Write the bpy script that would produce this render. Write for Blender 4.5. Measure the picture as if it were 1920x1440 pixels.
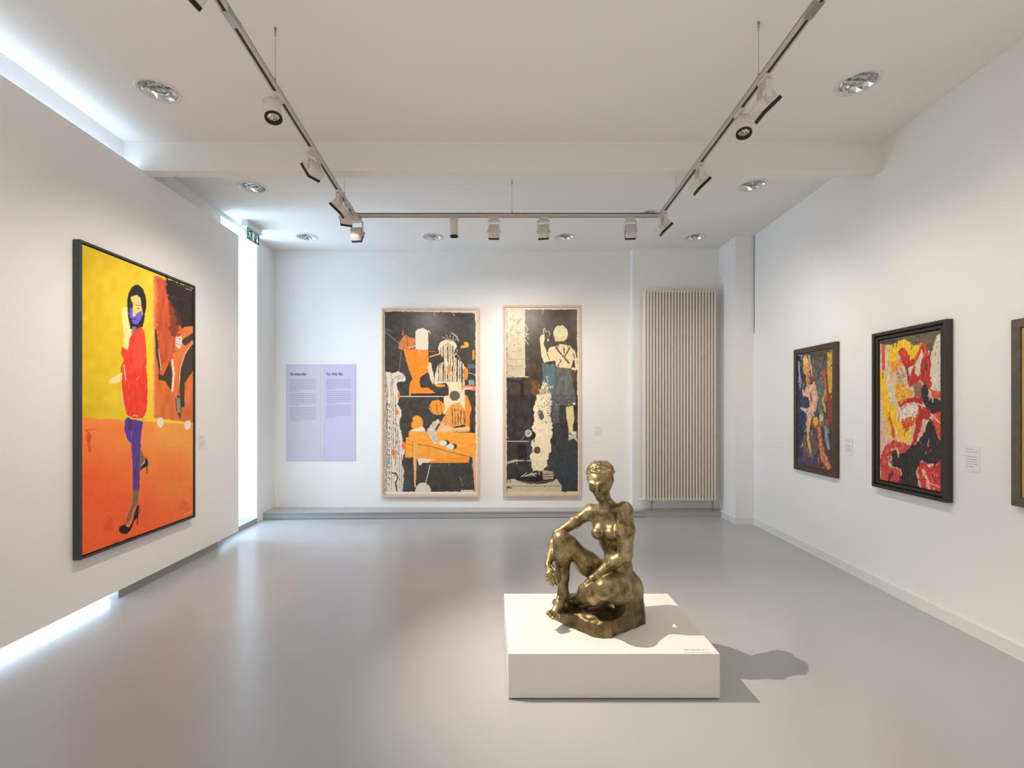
import bpy, bmesh, math, random
import numpy as np
from mathutils import Vector, Matrix
random.seed(4)
S = bpy.context.scene
for o in list(bpy.data.objects): bpy.data.objects.remove(o)
COL = S.collection

# ------------------------------------------------------------------ camera
EYE = 1.5; FPX = 900.0; HOR = 762.0
cam_d = bpy.data.cameras.new('camera'); cam = bpy.data.objects.new('camera', cam_d); COL.objects.link(cam)
cam_d.sensor_width = 36; cam_d.lens = 36 * FPX / 1920
cam_d.shift_y = (HOR - 720) / 1920
cam_d.clip_start = 0.05
cam.location = (0, 0, EYE); cam.rotation_euler = (math.pi / 2, 0, 0)
S.camera = cam
# ------------------------------------------------------------------ world, exposure
S.view_settings.view_transform = 'Standard'; S.view_settings.look = 'None'
S.view_settings.gamma = 1; S.view_settings.use_curve_mapping = False
S.view_settings.exposure = 0.45
W = bpy.data.worlds.new('world'); S.world = W; W.use_nodes = True
W.node_tree.nodes['Background'].inputs[0].default_value = (0.93, 0.96, 1.0, 1)
W.node_tree.nodes['Background'].inputs[1].default_value = 0.12
def area(name, loc, rot, sx, sy, power, color):
    d = bpy.data.lights.new(name, 'AREA'); d.shape = 'RECTANGLE'; d.size = sx; d.size_y = sy
    d.energy = power; d.color = color
    o = bpy.data.objects.new(name, d); COL.objects.link(o); o.location = loc; o.rotation_euler = rot
    return o
WARM = (1.0, 0.915, 0.81); COOL = (0.52, 0.76, 1.0)
# soft fill light added behind the camera, no window stands there
area('fill_rear', (0.0, -2.9, 1.9), (math.radians(90), 0, 0), 5.6, 3.2, 2.5, (1.0, 0.98, 0.95))
# upward fill light added behind the camera to brighten ceiling and upper walls
area('upward_fill_rear', (0.0, -1.3, 0.03), (math.radians(180), 0, 0), 5.4, 2.6, 82, (1.0, 0.96, 0.90))
# daylight through the bay window on the left
area('daylight_bay', (-4.25, 5.75, 1.9), (0, math.radians(-90), 0), 3.2, 0.7, 44, COOL)

# ------------------------------------------------------------------ helpers
def L(c):  # sRGB 0-255 -> linear rgba
    r = []
    for v in c:
        v /= 255.0
        r.append(v / 12.92 if v <= 0.04045 else ((v + 0.055) / 1.055) ** 2.4)
    return (*r, 1)
def mat(name, col, rough=0.6, metal=0.0, bump=0.0, bscale=60, emit=None, estr=0, spec=0.5, vary=0.0, vscale=3):
    m = bpy.data.materials.new(name); m.use_nodes = True
    nt = m.node_tree; b = nt.nodes['Principled BSDF']
    b.inputs['Base Color'].default_value = L(col); b.inputs['Roughness'].default_value = rough
    b.inputs['Metallic'].default_value = metal; b.inputs['Specular IOR Level'].default_value = spec
    if emit: b.inputs['Emission Color'].default_value = L(emit); b.inputs['Emission Strength'].default_value = estr
    tc = nt.nodes.new('ShaderNodeTexCoord')
    if vary:
        n = nt.nodes.new('ShaderNodeTexNoise'); n.inputs['Scale'].default_value = vscale; n.inputs['Detail'].default_value = 5
        r = nt.nodes.new('ShaderNodeValToRGB'); nt.links.new(tc.outputs['Object'], n.inputs['Vector'])
        c = L(col); a = tuple(v * (1 - vary) for v in c[:3]) + (1,); d = tuple(min(1, v * (1 + vary)) for v in c[:3]) + (1,)
        r.color_ramp.elements[0].color = a; r.color_ramp.elements[1].color = d
        r.color_ramp.elements[0].position = .3; r.color_ramp.elements[1].position = .7
        nt.links.new(n.outputs['Fac'], r.inputs['Fac']); nt.links.new(r.outputs['Color'], b.inputs['Base Color'])
    if bump:
        n = nt.nodes.new('ShaderNodeTexNoise'); n.inputs['Scale'].default_value = bscale; n.inputs['Detail'].default_value = 4
        nt.links.new(tc.outputs['Object'], n.inputs['Vector'])
        bp = nt.nodes.new('ShaderNodeBump'); bp.inputs['Strength'].default_value = bump; bp.inputs['Distance'].default_value = .01
        nt.links.new(n.outputs['Fac'], bp.inputs['Height']); nt.links.new(bp.outputs['Normal'], b.inputs['Normal'])
    return m
M = {}
M['wall'] = mat('white_plaster', (241, 239, 236), .75, bump=.05, bscale=90, spec=.3)
M['ceil'] = mat('white_ceiling_paint', (234, 231, 226), .85, spec=.2)
M['base'] = mat('white_skirting_paint', (232, 230, 226), .45)
M['ledge'] = mat('grey_ledge_paint', (168, 170, 170), .28)
M['plinth'] = mat('white_plinth_lacquer', (238, 233, 224), .5, spec=.4)
M['dark'] = mat('dark_recess', (40, 38, 36), .7)
M['track'] = mat('track_aluminium', (196, 190, 180), .4, metal=.15)
M['slot'] = mat('track_slot', (58, 52, 46), .6)
M['spotbody'] = mat('spot_white_metal', (212, 206, 196), .45)
M['black'] = mat('spot_black_rim', (14, 12, 12), .5)
M['lens'] = mat('spot_lens_reflector', (235, 225, 205), .18, metal=1)
M['steel'] = mat('brushed_steel', (170, 170, 168), .3, metal=1)
M['trim'] = mat('downlight_trim', (222, 218, 212), .4)
M['chrome'] = mat('faceted_chrome', (228, 228, 228), .2, metal=1)
M['lampglass'] = mat('frosted_lamp', (235, 235, 232), .25)
M['rad'] = mat('radiator_enamel', (226, 219, 206), .35)
M['radback'] = mat('radiator_rear_enamel', (150, 142, 132), .5)
M['oak'] = mat('pale_oak', (218, 186, 156), .5, vary=.08, vscale=14)
M['blackframe'] = mat('blackened_steel_frame', (58, 62, 64), .45)
M['brownframe'] = mat('dark_bronze_frame', (74, 60, 46), .42, vary=.25, vscale=22, bump=.1)
M['darkwood'] = mat('ebonised_wood_frame', (52, 44, 38), .42, vary=.12, vscale=12)
M['greywood'] = mat('weathered_wood_frame', (96, 84, 70), .55, vary=.2, vscale=18, bump=.15)
M['gold'] = mat('gilt_slip', (206, 170, 104), .35, metal=.6)
M['paper'] = mat('white_card', (236, 234, 232), .7)
M['ink'] = mat('grey_print', (150, 148, 150), .8)
M['headink'] = mat('violet_ink', (74, 64, 96), .8)
M['bodyink'] = mat('violet_body_ink', (158, 146, 172), .8)
M['lilac'] = mat('lilac_board', (210, 202, 217), .6)
M['lilac2'] = mat('violet_board', (208, 195, 223), .6)
M['signw'] = mat('sign_housing', (222, 228, 228), .5)
M['signg'] = mat('sign_green', (16, 92, 78), .5, emit=(16, 92, 78), estr=.15)
M['signp'] = mat('sign_pictogram', (214, 238, 230), .5, emit=(214, 238, 230), estr=.3)
M['glow'] = mat('daylight_strip', (240, 248, 255), .5, emit=(206, 230, 255), estr=4.2)
M['pane'] = mat('frosted_window_pane', (240, 248, 255), .3, emit=(196, 224, 255), estr=2.6)
# resin floor
mf = mat('poured_grey_resin', (180, 179, 180), .25, spec=.5, vary=.03, vscale=1.2); M['floor'] = mf
nt = mf.node_tree; b = nt.nodes['Principled BSDF']
# bronze
def bronze(name, c1, c2, rough):
    m = mat(name, c1, rough, metal=.85); nt = m.node_tree; b = nt.nodes['Principled BSDF']
    tc = nt.nodes.new('ShaderNodeTexCoord')
    n = nt.nodes.new('ShaderNodeTexNoise'); n.inputs['Scale'].default_value = 16; n.inputs['Detail'].default_value = 7; n.inputs['Roughness'].default_value = .65
    r = nt.nodes.new('ShaderNodeValToRGB'); r.color_ramp.elements[0].position = .36; r.color_ramp.elements[1].position = .64
    r.color_ramp.elements[0].color = L(c2); r.color_ramp.elements[1].color = L(c1)
    nt.links.new(tc.outputs['Object'], n.inputs['Vector']); nt.links.new(n.outputs['Fac'], r.inputs['Fac'])
    nt.links.new(r.outputs['Color'], b.inputs['Base Color'])
    n2 = nt.nodes.new('ShaderNodeTexNoise'); n2.inputs['Scale'].default_value = 75; n2.inputs['Detail'].default_value = 3
    n3 = nt.nodes.new('ShaderNodeTexNoise'); n3.inputs['Scale'].default_value = 28; n3.inputs['Detail'].default_value = 2
    ad = nt.nodes.new('ShaderNodeMath'); ad.operation = 'ADD'
    nt.links.new(tc.outputs['Object'], n2.inputs['Vector']); nt.links.new(tc.outputs['Object'], n3.inputs['Vector'])
    nt.links.new(n2.outputs['Fac'], ad.inputs[0]); nt.links.new(n3.outputs['Fac'], ad.inputs[1])
    bp = nt.nodes.new('ShaderNodeBump'); bp.inputs['Strength'].default_value = .34; bp.inputs['Distance'].default_value = .005
    nt.links.new(ad.outputs[0], bp.inputs['Height']); nt.links.new(bp.outputs['Normal'], b.inputs['Normal'])
    return m
M['bronze'] = bronze('golden_brown_bronze', (180, 161, 120), (108, 91, 60), .41)
M['bronze_rock'] = bronze('dull_bronze_rock', (138, 118, 84), (84, 70, 48), .48)

def ob(name, bm, m, parent=None, smooth=False, kind=None):
    me = bpy.data.meshes.new(name); bm.normal_update(); bm.to_mesh(me); bm.free()
    return ob_me(name, me, m, parent, smooth, kind)
def ob_me(name, me, m, parent=None, smooth=False, kind=None):
    o = bpy.data.objects.new(name, me); COL.objects.link(o)
    for x in (m if isinstance(m, (list, tuple)) else [m]): me.materials.append(x)
    if smooth:
        me.polygons.foreach_set('use_smooth', [True] * len(me.polygons))
    if parent: o.parent = parent
    if kind: o['kind'] = kind
    return o
def tag(o, label, cat, group=None):
    o['label'] = label; o['category'] = cat
    if group: o['group'] = group
    return o
def thing(name, label, cat, loc, rotz=0, group=None):
    o = bpy.data.objects.new(name, None); COL.objects.link(o); o.location = loc; o.rotation_euler = (0, 0, rotz)
    o.empty_display_size = .05
    return tag(o, label, cat, group)
def box(bm, x0, x1, y0, y1, z0, z1, bev=0, mi=0, mx=None):
    r = bmesh.ops.create_cube(bm, size=1)
    vs = r['verts']
    for v in vs:
        v.co = Vector(((x0 + x1) / 2 + v.co.x * (x1 - x0), (y0 + y1) / 2 + v.co.y * (y1 - y0), (z0 + z1) / 2 + v.co.z * (z1 - z0)))
    fs = list({f for v in vs for f in v.link_faces})
    for f in fs: f.material_index = mi
    if bev:
        es = list({e for v in vs for e in v.link_edges})
        rr = bmesh.ops.bevel(bm, geom=es, offset=bev, segments=2, affect='EDGES', profile=.7)
        vs = list({v for f in rr['faces'] for v in f.verts} | {v for v in vs if v.is_valid})
    if mx is not None:
        bmesh.ops.transform(bm, matrix=mx, verts=[v for v in vs if v.is_valid])
    return bm
def prism(bm, pts, z0, z1, mi=0):
    a = [bm.verts.new((x, y, z0)) for x, y in pts]; c = [bm.verts.new((x, y, z1)) for x, y in pts]
    n = len(pts); fs = [bm.faces.new(a[::-1]), bm.faces.new(c)]
    for i in range(n): fs.append(bm.faces.new((a[i], a[(i + 1) % n], c[(i + 1) % n], c[i])))
    for f in fs: f.material_index = mi
    bmesh.ops.recalc_face_normals(bm, faces=fs)
    return bm
def lathe(bm, prof, seg=32, mx=None, mi=0, cap=True):
    rings = []
    for r, z in prof:
        if r < 1e-6: rings.append([bm.verts.new((0, 0, z))])
        else: rings.append([bm.verts.new((r * math.cos(2 * math.pi * i / seg), r * math.sin(2 * math.pi * i / seg), z)) for i in range(seg)])
    fs = []
    for a, c in zip(rings[:-1], rings[1:]):
        for i in range(seg):
            j = (i + 1) % seg
            q = ([a[0]] if len(a) == 1 else [a[i], a[j]]) + ([c[0]] if len(c) == 1 else [c[j], c[i]])
            if len(q) >= 3: fs.append(bm.faces.new(q))
    if cap:
        for rg in (rings[0], rings[-1]):
            if len(rg) > 2: fs.append(bm.faces.new(rg))
    for f in fs: f.material_index = mi
    bmesh.ops.recalc_face_normals(bm, faces=fs)
    if mx is not None: bmesh.ops.transform(bm, matrix=mx, verts=[v for r in rings for v in r])
    return bm
def tube(bm, p, q, r, seg=12, mi=0):
    p = Vector(p); q = Vector(q); d = q - p
    mx = Matrix.Translation(p) @ d.to_track_quat('Z', 'Y').to_matrix().to_4x4()
    return lathe(bm, [(r, 0), (r, d.length)], seg, mx, mi)
NB = bmesh.new
# survey helper: a point seen at (px,py) in the photograph, at depth Y
def P(px, py, Y): return Vector(((px - 960) * Y / FPX, Y, EYE - (py - HOR) * Y / FPX))

# ------------------------------------------------------------------ setting
CZ = 3.67            # ceiling height
YB = 6.71            # back wall
YR = -3.0            # room left open behind the camera, so world light enters
ext = lambda y: -3.13 - .05 * (y - 2.93)           # left outer wall
par = lambda y: -2.975 - .0425 * (y - 2.8)         # face of the free-standing partition
rig = lambda y: 2.957 + .0199 * y                  # right wall
bm = NB(); box(bm, -4.6, 3.6, YR, 7.3, -.1, 0); ob('floor', bm, M['floor'], kind='structure')
# right wall and its corner pier
bm = NB(); prism(bm, [(rig(YR), YR), (rig(6.11), 6.11), (3.6, 6.11), (3.6, YR)], 0, CZ); ob('wall_right', bm, M['wall'], kind='structure')
bm = NB(); prism(bm, [(2.845, 6.11), (rig(6.11) + .3, 6.111), (rig(6.11) + .3, YB + .3), (2.845, YB + .3)], 0, CZ); ob('wall_corner', bm, M['wall'], kind='structure')
bm = NB(); box(bm, -4.6, 2.845, YB, YB + .2, 0, CZ); ob('wall_back', bm, M['wall'], kind='structure')
bm = NB(); box(bm, 1.655, 2.845, 6.60, YB, 0, CZ); ob('wall_chimney', bm, M['wall'], kind='structure')
# left outer wall with the bay opening
bm = NB()
prism(bm, [(ext(YR), YR), (ext(5.36), 5.36), (-3.6, 5.36), (-3.6, YR)], 0, CZ)
prism(bm, [(ext(6.2), 6.2), (ext(YB), YB), (-3.6, YB), (-3.6, 6.2)], 0, CZ)
prism(bm, [(ext(5.36), 5.36), (ext(6.2), 6.2), (-3.6, 6.2), (-3.6, 5.36)], 3.63, CZ)
ob('wall_left', bm, M['wall'], kind='structure')
bm = NB()
box(bm, -4.5, -3.6, 6.2, 6.4, 0, CZ); box(bm, -4.5, -3.6, 5.16, 5.36, 0, CZ)
box(bm, -4.5, -4.3, 5.36, 6.2, 0, .8); box(bm, -4.5, -4.3, 5.36, 6.2, 3.3, CZ); box(bm, -4.3, -3.6, 5.36, 6.2, 3.63, CZ)
ob('wall_bay', bm, M['wall'], kind='structure')
wf = NB()
for z in (.8, 2.05, 3.25): box(wf, -4.42, -4.36, 5.36, 6.2, z, z + .05)
for y in (5.36, 6.15): box(wf, -4.42, -4.36, y, y + .05, .8, 3.3)
wn = ob('window_1', wf, M['base'], kind='structure')
bm = NB(); box(bm, -4.40, -4.385, 5.41, 6.15, .85, 3.25); ob('pane', bm, M['pane'], wn)
bm = NB(); prism(bm, [(ext(5.36) - .0, 5.36), (ext(6.2), 6.2), (-4.3, 6.2), (-4.3, 5.36)], 0, .06); ob('floor_bay', bm, M['ledge'], kind='structure')
# free-standing partition in front of the outer wall
bm = NB(); y0, y1 = YR, 5.415
prism(bm, [(par(y0), y0), (par(y1), y1), (par(y1) - .055, y1), (par(y0) - .055, y0)], .09, 3.43)
ob('wall_partition', bm, M['wall'], kind='structure')
bm = NB(); prism(bm, [(-3.075, 3.75), (-3.125, 5.1), (-3.19, 5.1), (-3.16, 3.75)], 0, .09); ob('trim_1', bm, M['ledge'], kind='structure')
# beam across the ceiling
bm = NB(); box(bm, ext(3.9) - .02, 3.06, 3.93, 4.04, 3.43, CZ); ob('trim_2', bm, M['ceil'], kind='structure')
# ledge along the back wall
bm = NB()
prism(bm, [(ext(6.37), 6.37), (1.80, 6.50), (1.80, 6.60), (1.655, 6.60), (1.655, YB), (ext(YB), YB)], .006, .075)
prism(bm, [(ext(6.37), 6.36), (1.80, 6.49), (1.80, 6.60), (1.655, 6.60), (1.655, YB), (ext(YB), YB)], .075, .09)
ob('baseboard_back', bm, M['ledge'], kind='structure')
bm = NB(); box(bm, 1.801, 2.845, 6.50, 6.60, .0, .065); box(bm, 1.801, 2.845, 6.535, 6.60, .065, .10)
ob('baseboard_chimney', bm, M['ledge'], kind='structure')
bm = NB(); prism(bm, [(rig(YR) - .014, YR), (rig(6.08) - .014, 6.096), (rig(6.1), 6.11), (rig(YR), YR)], 0, .085)
ob('baseboard_right', bm, M['base'], kind='structure')
bm = NB(); prism(bm, [(2.831, 6.60), (2.831, 6.096), (rig(6.1) - .01, 6.096), (rig(6.1) - .01, 6.11), (2.845, 6.11), (2.845, 6.60)], 0, .085)
ob('baseboard_corner', bm, M['base'], kind='structure')
bm = NB(); tube(bm, (rig(6.1) - .006, 6.09, 2.43), (rig(6.1) - .006, 6.09, CZ), .004, 8); ob('trim_3', bm, M['ink'], kind='structure')
# glowing strips behind the partition
bm = NB(); box(bm, -3.118, -3.108, -1.0, 3.748, .012, .085, 0, 0, Matrix.Identity(4)); 
for v in bm.verts: v.co.x = ext(v.co.y) + (.03 if v.co.x > -3.113 else .02)
o = ob('light_strip', bm, M['glow']); tag(o, 'cool daylight strip at floor level under the left partition', 'light')
bm = NB(); box(bm, -3.07, -3.05, -1.0, 3.90, 3.375, 3.385)
for v in bm.verts: v.co.x = (par(v.co.y) - .060 if v.co.x > -3.06 else ext(v.co.y) + .012)
o = ob('light_strip', bm, M['glow']); tag(o, 'cool light strip hidden behind the top edge of the left partition', 'light')
# ceiling slab with holes for the downlights
DL = [(2.32, 3.22, 'recessed chrome downlight in the ceiling, nearest on the right'), (2.358, 4.706, 'recessed chrome downlight beyond the beam above the right wall'),
      (2.34, 6.14, 'recessed chrome downlight at the far right, above the radiator'), (-2.43, 3.30, 'recessed chrome downlight in the ceiling, nearest on the left'),
      (-2.565, 4.75, 'recessed chrome downlight just beyond the beam on the left'), (-2.63, 6.14, 'recessed chrome downlight in the far left corner above the lilac boards'),
      (-1.016, 6.14, 'recessed chrome downlight above the orange and black picture'), (.669, 6.14, 'recessed chrome downlight above the narrow picture of a boy'),
      (1.54, 5.42, 'recessed chrome downlight partly hidden behind the right corner of the track')]
bm = NB(); box(bm, -4.6, 3.6, YR, 7.0, CZ, CZ + .3)
ceil = ob('ceiling', bm, M['ceil'], kind='structure')
cb = NB()
for x, y, _ in DL: lathe(cb, [(.118, CZ - .05), (.118, CZ + .16)], 40, Matrix.Translation((x, y, 0)))
cut = ob('cutter', cb, M['ceil'])
md = ceil.modifiers.new('b', 'BOOLEAN'); md.operation = 'DIFFERENCE'; md.object = cut; md.solver = 'EXACT'
bpy.context.view_layer.update()
me = bpy.data.meshes.new_from_object(ceil.evaluated_get(bpy.context.evaluated_depsgraph_get()))
ceil.modifiers.clear(); ceil.data = me
bpy.data.objects.remove(cut)

# ------------------------------------------------------------------ downlights
def downlight():
    t = thing('ceiling_downlight', '', 'ceiling light', (0, 0, 0), 0, 'recessed ceiling downlights')
    bm = NB(); lathe(bm, [(.112, -.001), (.116, -.006), (.134, -.006), (.138, 0), (.138, .002), (.112, .002)], 48, cap=False)
    ob('trim_ring', bm, M['trim'], t, True)
    bm = NB(); seg = 18
    prof = [(.112, -.001), (.104, .03), (.088, .06), (.06, .085), (.0, .095)]
    lathe(bm, prof, seg, cap=False)
    # facets: push alternate columns
    for v in bm.verts:
        a = math.atan2(v.co.y, v.co.x); k = round(a / (2 * math.pi / seg))
        if k % 2 and .001 < v.co.z < .09: v.co.x *= .93; v.co.y *= .93
    ob('reflector', bm, M['chrome'], t)
    for s in (-1, 1):
        bm = NB(); tube(bm, (-.05, s * .028, .035), (.055, s * .028, .035), .011, 14)
        tube(bm, (-.075, s * .028, .035), (-.05, s * .028, .035), .016, 14)
        ob('lamp', bm, M['lampglass'], t, True)
    bm = NB()
    for a in (0, math.pi / 2): box(bm, -.1, .1, -.0015, .0015, .012, .028, 0, 0, Matrix.Rotation(a, 4, 'Z'))
    lathe(bm, [(.052, .010), (.055, .010), (.055, .03), (.052, .03)], 32, cap=False)
    ob('louvre', bm, M['chrome'], t)
    return t
def dup(root):
    r = root.copy(); COL.objects.link(r)
    for ch in list(root.children):
        c = ch.copy(); COL.objects.link(c); c.parent = r
        for g in ch.children:
            d = g.copy(); COL.objects.link(d); d.parent = c
    return r
d0 = downlight()
for i, (x, y, lab) in enumerate(DL):
    d = d0 if i == 0 else dup(d0)
    d.location = (x, y, CZ); d.rotation_euler.z = i * 1.1; d['label'] = lab

# ------------------------------------------------------------------ track
TZ = 3.33
tl = lambda y: -1.31 - .078 * (y - 2.16); tr = lambda y: 1.385 + .0145 * (y - 2.16)
TY = 4.60
trk = thing('lighting_track', 'white U-shaped lighting track hanging from the ceiling on thin wires', 'track', (0, TY, CZ))
def rail(p, q):
    p = Vector(p); q = Vector(q); d = (q - p); ln = d.length
    mx = Matrix.Translation(p - Vector((0, TY, CZ))) @ Matrix.Rotation(math.atan2(d.y, d.x), 4, 'Z')
    r = NB(); w = .018; h = .017
    box(r, 0, ln, -w, -w + .009, -h, h); box(r, 0, ln, w - .009, w, -h, h); box(r, 0, ln, -w, w, h - .008, h)
    o = ob('rail', r, M['track'], trk); 
    r2 = NB(); box(r2, 0.004, ln - .004, -w + .009, w - .009, -h + .006, h - .008)
    o2 = ob('conductor_slot', r2, M['slot'], o)
    for x in (o, o2): x.data.transform(mx)
rail((tl(.3), .3, TZ), (tl(TY) - .01, TY, TZ)); rail((tl(TY) + .02, TY, TZ), (tr(TY) - .02, TY, TZ)); rail((tr(.3), .3, TZ), (tr(TY), TY, TZ))
for x in (tl(TY), tr(TY)):
    bm = NB(); box(bm, x - .028, x + .028, -.028, .03, TZ - CZ - .02, TZ - CZ + .02, .003); ob('corner_connector', bm, M['spotbody'], trk)
for f, y in ((tl, 2.25), (tr, 2.2)):
    bm = NB(); box(bm, f(y) - .0195, f(y) + .0195, y - TY - .05, y - TY + .05, TZ - CZ - .019, TZ - CZ + .005, .002); ob('rail_joint', bm, M['steel'], trk)
for x, y in ((tl(2.75), 2.75), (tr(2.71), 2.71), (0, TY), (tl(4.21), 4.21), (tr(4.13), 4.13)):
    bm = NB(); tube(bm, (x, y - TY, TZ - CZ + .01), (x, y - TY, 0), .0015, 6); ob('suspension_wire', bm, M['steel'], trk)
    bm = NB(); tube(bm, (x, y - TY, -.045), (x, y - TY, 0), .0055, 12); ob('ceiling_cup', bm, M['steel'], trk, True)
    bm = NB(); tube(bm, (x, y - TY, TZ - CZ + .015), (x, y - TY, TZ - CZ + .05), .004, 12); ob('wire_clamp', bm, M['steel'], trk, True)

# ------------------------------------------------------------------ spotlights
def frame_to(direction, up=Vector((0, 0, 1))):
    f = Vector(direction).normalized(); r = f.cross(up).normalized(); u = r.cross(f)
    return Matrix((r, f, u)).transposed().to_4x4()   # x=right, y=forward (beam), z=up
SPG = 'spotlights on the track'
def lamp_light(root, loc, target, power, size, blend, rad, color=WARM):
    if not power: return
    d = bpy.data.lights.new('lamp_light', 'SPOT'); d.energy = power * 1.25; d.spot_size = math.radians(size); d.spot_blend = blend
    d.shadow_soft_size = rad; d.color = color
    o = bpy.data.objects.new('lamp_light', d); COL.objects.link(o); o.parent = root
    o.location = loc
    o.rotation_euler = (Vector(target) - (Vector(root.location) + Vector(loc))).to_track_quat('-Z', 'Y').to_euler()
def adapter(t, ang):
    bm = NB(); box(bm, -.045, .045, -.014, .014, -.016, .004, .002, 0, Matrix.Rotation(ang, 4, 'Z'))
    lathe(bm, [(.012, -.028), (.012, -.010)], 16)
    ob('track_adapter', bm, M['spotbody'], t)
def flood(x, y, direction, label, ang, target, power, size=75, yaw=None, dz=0):
    t = thing('track_spotlight', label, 'spotlight', (x, y, TZ - .022), 0, SPG)
    adapter(t, ang)
    d = Vector(direction).normalized(); h = Vector((d.x, d.y, 0)).normalized()
    rz = Matrix(((h.y, h.x, 0), (-h.x, h.y, 0), (0, 0, 1))).to_4x4()    # local y -> h
    c = Vector((0, 0, -.135 - dz))
    bm = NB(); w = .054
    box(bm, -w - .004, w + .004, -.017, .017, -.036, -.031, 0, 0, rz)
    for s in (-1, 1): box(bm, s * w - .002 + s * .002, s * w + .002 + s * .002, -.016, .016, -.145 - dz, -.031, 0, 0, rz)
    ob('bracket', bm, M['spotbody'], t)
    mx = Matrix.Translation(c) @ frame_to(d)
    bm = NB(); box(bm, -.049, .049, -.040, .030, -.062, .062, .014, 0, mx)
    hd = ob('lamp_head', bm, M['spotbody'], t, True)
    bm = NB(); box(bm, -.0505, .0505, .020, .040, -.064, .064, .003, 0, mx); ob('rim', bm, M['black'], hd)
    bm = NB(); box(bm, -.042, .042, .0395, .0415, -.056, .056, 0, 0, mx); ob('glass', bm, M['lens'], hd)
    for s in (-1, 1):
        bm = NB(); tube(bm, rz @ Vector((s * w, 0, c.z)), rz @ Vector((s * (w + .012), 0, c.z)), .009, 14); ob('pivot_knob', bm, M['spotbody'], t, True)
    lamp_light(t, c + d * .06, target, power, size, 1, .035)
    return t
def can(x, y, direction, label, ang, target, power, size=45, rad=.045, ln=.11, off=(0, 0), blend=.6, soft=.012, front=True):
    t = thing('track_spotlight', label, 'spotlight', (x, y, TZ - .022), 0, SPG)
    adapter(t, ang)
    d = Vector(direction).normalized(); c = Vector((off[0], off[1], -.085 - .0))
    bm = NB(); tube(bm, (0, 0, -.02), (0, 0, -.045), .007, 12)
    tube(bm, (0, 0, -.045), (c.x, c.y, c.z), .007, 12); ob('bracket', bm, M['spotbody'], t)
    mx = Matrix.Translation(c) @ d.to_track_quat('Z', 'Y').to_matrix().to_4x4()
    bm = NB(); lathe(bm, [(0, -ln * .45), (rad * .9, -ln * .45), (rad, -ln * .38), (rad, ln * .55), (rad * .93, ln * .55), (rad * .9, ln * .42)], 36, mx, cap=False)
    hd = ob('lamp_head', bm, M['spotbody'], t, True)
    bm = NB(); lathe(bm, [(rad * .93, ln * .55), (rad * 1.01, ln * .55), (rad * 1.01, ln * .66), (rad * .80, ln * .66), (rad * .72, ln * .5)], 36, mx, cap=False); ob('rim', bm, M['black'], hd, True)
    bm = NB(); lathe(bm, [(rad * .80, ln * .58), (rad * .6, ln * .3), (rad * .3, ln * .15), (0, ln * .12)], 14, mx, cap=False); ob('reflector', bm, M['lens'], hd)
    bm = NB(); lathe(bm, [(.011, ln * .12), (.011, ln * .4), (0, ln * .45)], 16, mx, cap=False); ob('bulb', bm, M['lampglass'], hd, True)
    lamp_light(t, c + d * (ln * .72), target, power, size, blend, soft)
    return t
aL = math.pi / 2 + .078; aR = math.pi / 2 - .0145
P_FLOOD = 40
can(tl(2.80), 2.80, (.22, -.22, -1), 'white round spotlight on the near left arm of the track', aL, (.62, 2.72, .35), 300, 56, .047, .105, (-.028, -.02), 1, .006)
flood(tl(3.39), 3.39, (-1, .45, -.75), 'white bracket spotlight on the left arm in front of the beam', aL, (-3.0, 3.9, 1.3), 42, 100)
flood(tl(4.05), 4.05, (-1, -.1, -1.05), 'white bracket spotlight with black rim turned to the left wall', aL, (-3.05, 4.6, 1.3), 34, 100)
flood(tl(4.27), 4.27, (-.45, 1, -.8), 'white bracket spotlight just before the left corner of the track', aL, (-2.4, YB, 1.2), P_FLOOD * .3, 95)
flood(tl(4.55) + .005, 4.62, (.12, 1, -.6), 'white bracket spotlight right under the left corner of the track', 0, (-1.4, YB, 1.4), P_FLOOD * .7, 95, dz=.02)
flood((926 - 960) * TY / FPX, TY, (-.05, 1, -.5), 'white bracket spotlight left of the middle wire', 0, (-.25, YB, 1.7), P_FLOOD * 1.7, 85)
can((851 - 960) * TY / FPX, TY, (0, .12, -1), 'slim white cylinder spotlight on the rear arm of the track', 0, (-.9, 5.2, .0), 34, 110, .039, .15, (0, 0), .8)
flood((1019 - 960) * TY / FPX, TY, (.12, 1, -.5), 'white bracket spotlight right of the middle wire', 0, (.6, YB, 1.6), P_FLOOD * 1.1, 90)
flood((1182 - 960) * TY / FPX, TY, (.08, 1, -.5), 'white bracket spotlight on the rear arm near the right corner', 0, (1.9, YB, 1.4), 26, 90)
flood(tr(4.48), 4.48, (1, -.05, -1.05), 'white bracket spotlight with black rim beside the right corner', aR, (3.05, 5.4, 1.5), 28, 100)
flood(tr(3.6), 3.6, (1, -.05, -1.05), 'white bracket spotlight with black rim just before the beam on the right', aR, (3.0, 4.1, 1.5), 23, 100)
can(tr(2.95), 2.95, (-.1, -.28, -1), 'white round spotlight on the near right arm of the track', aR, (1.2, 3.6, .0), 14, 90, .045, .105, (.022, -.01), .9)
flood(tr(2.65), 2.65, (1, -.05, -1.05), 'white bracket spotlight with black rim, nearest on the right arm', aR, (3.0, 3.0, 1.5), 20, 100, dz=.015)
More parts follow.
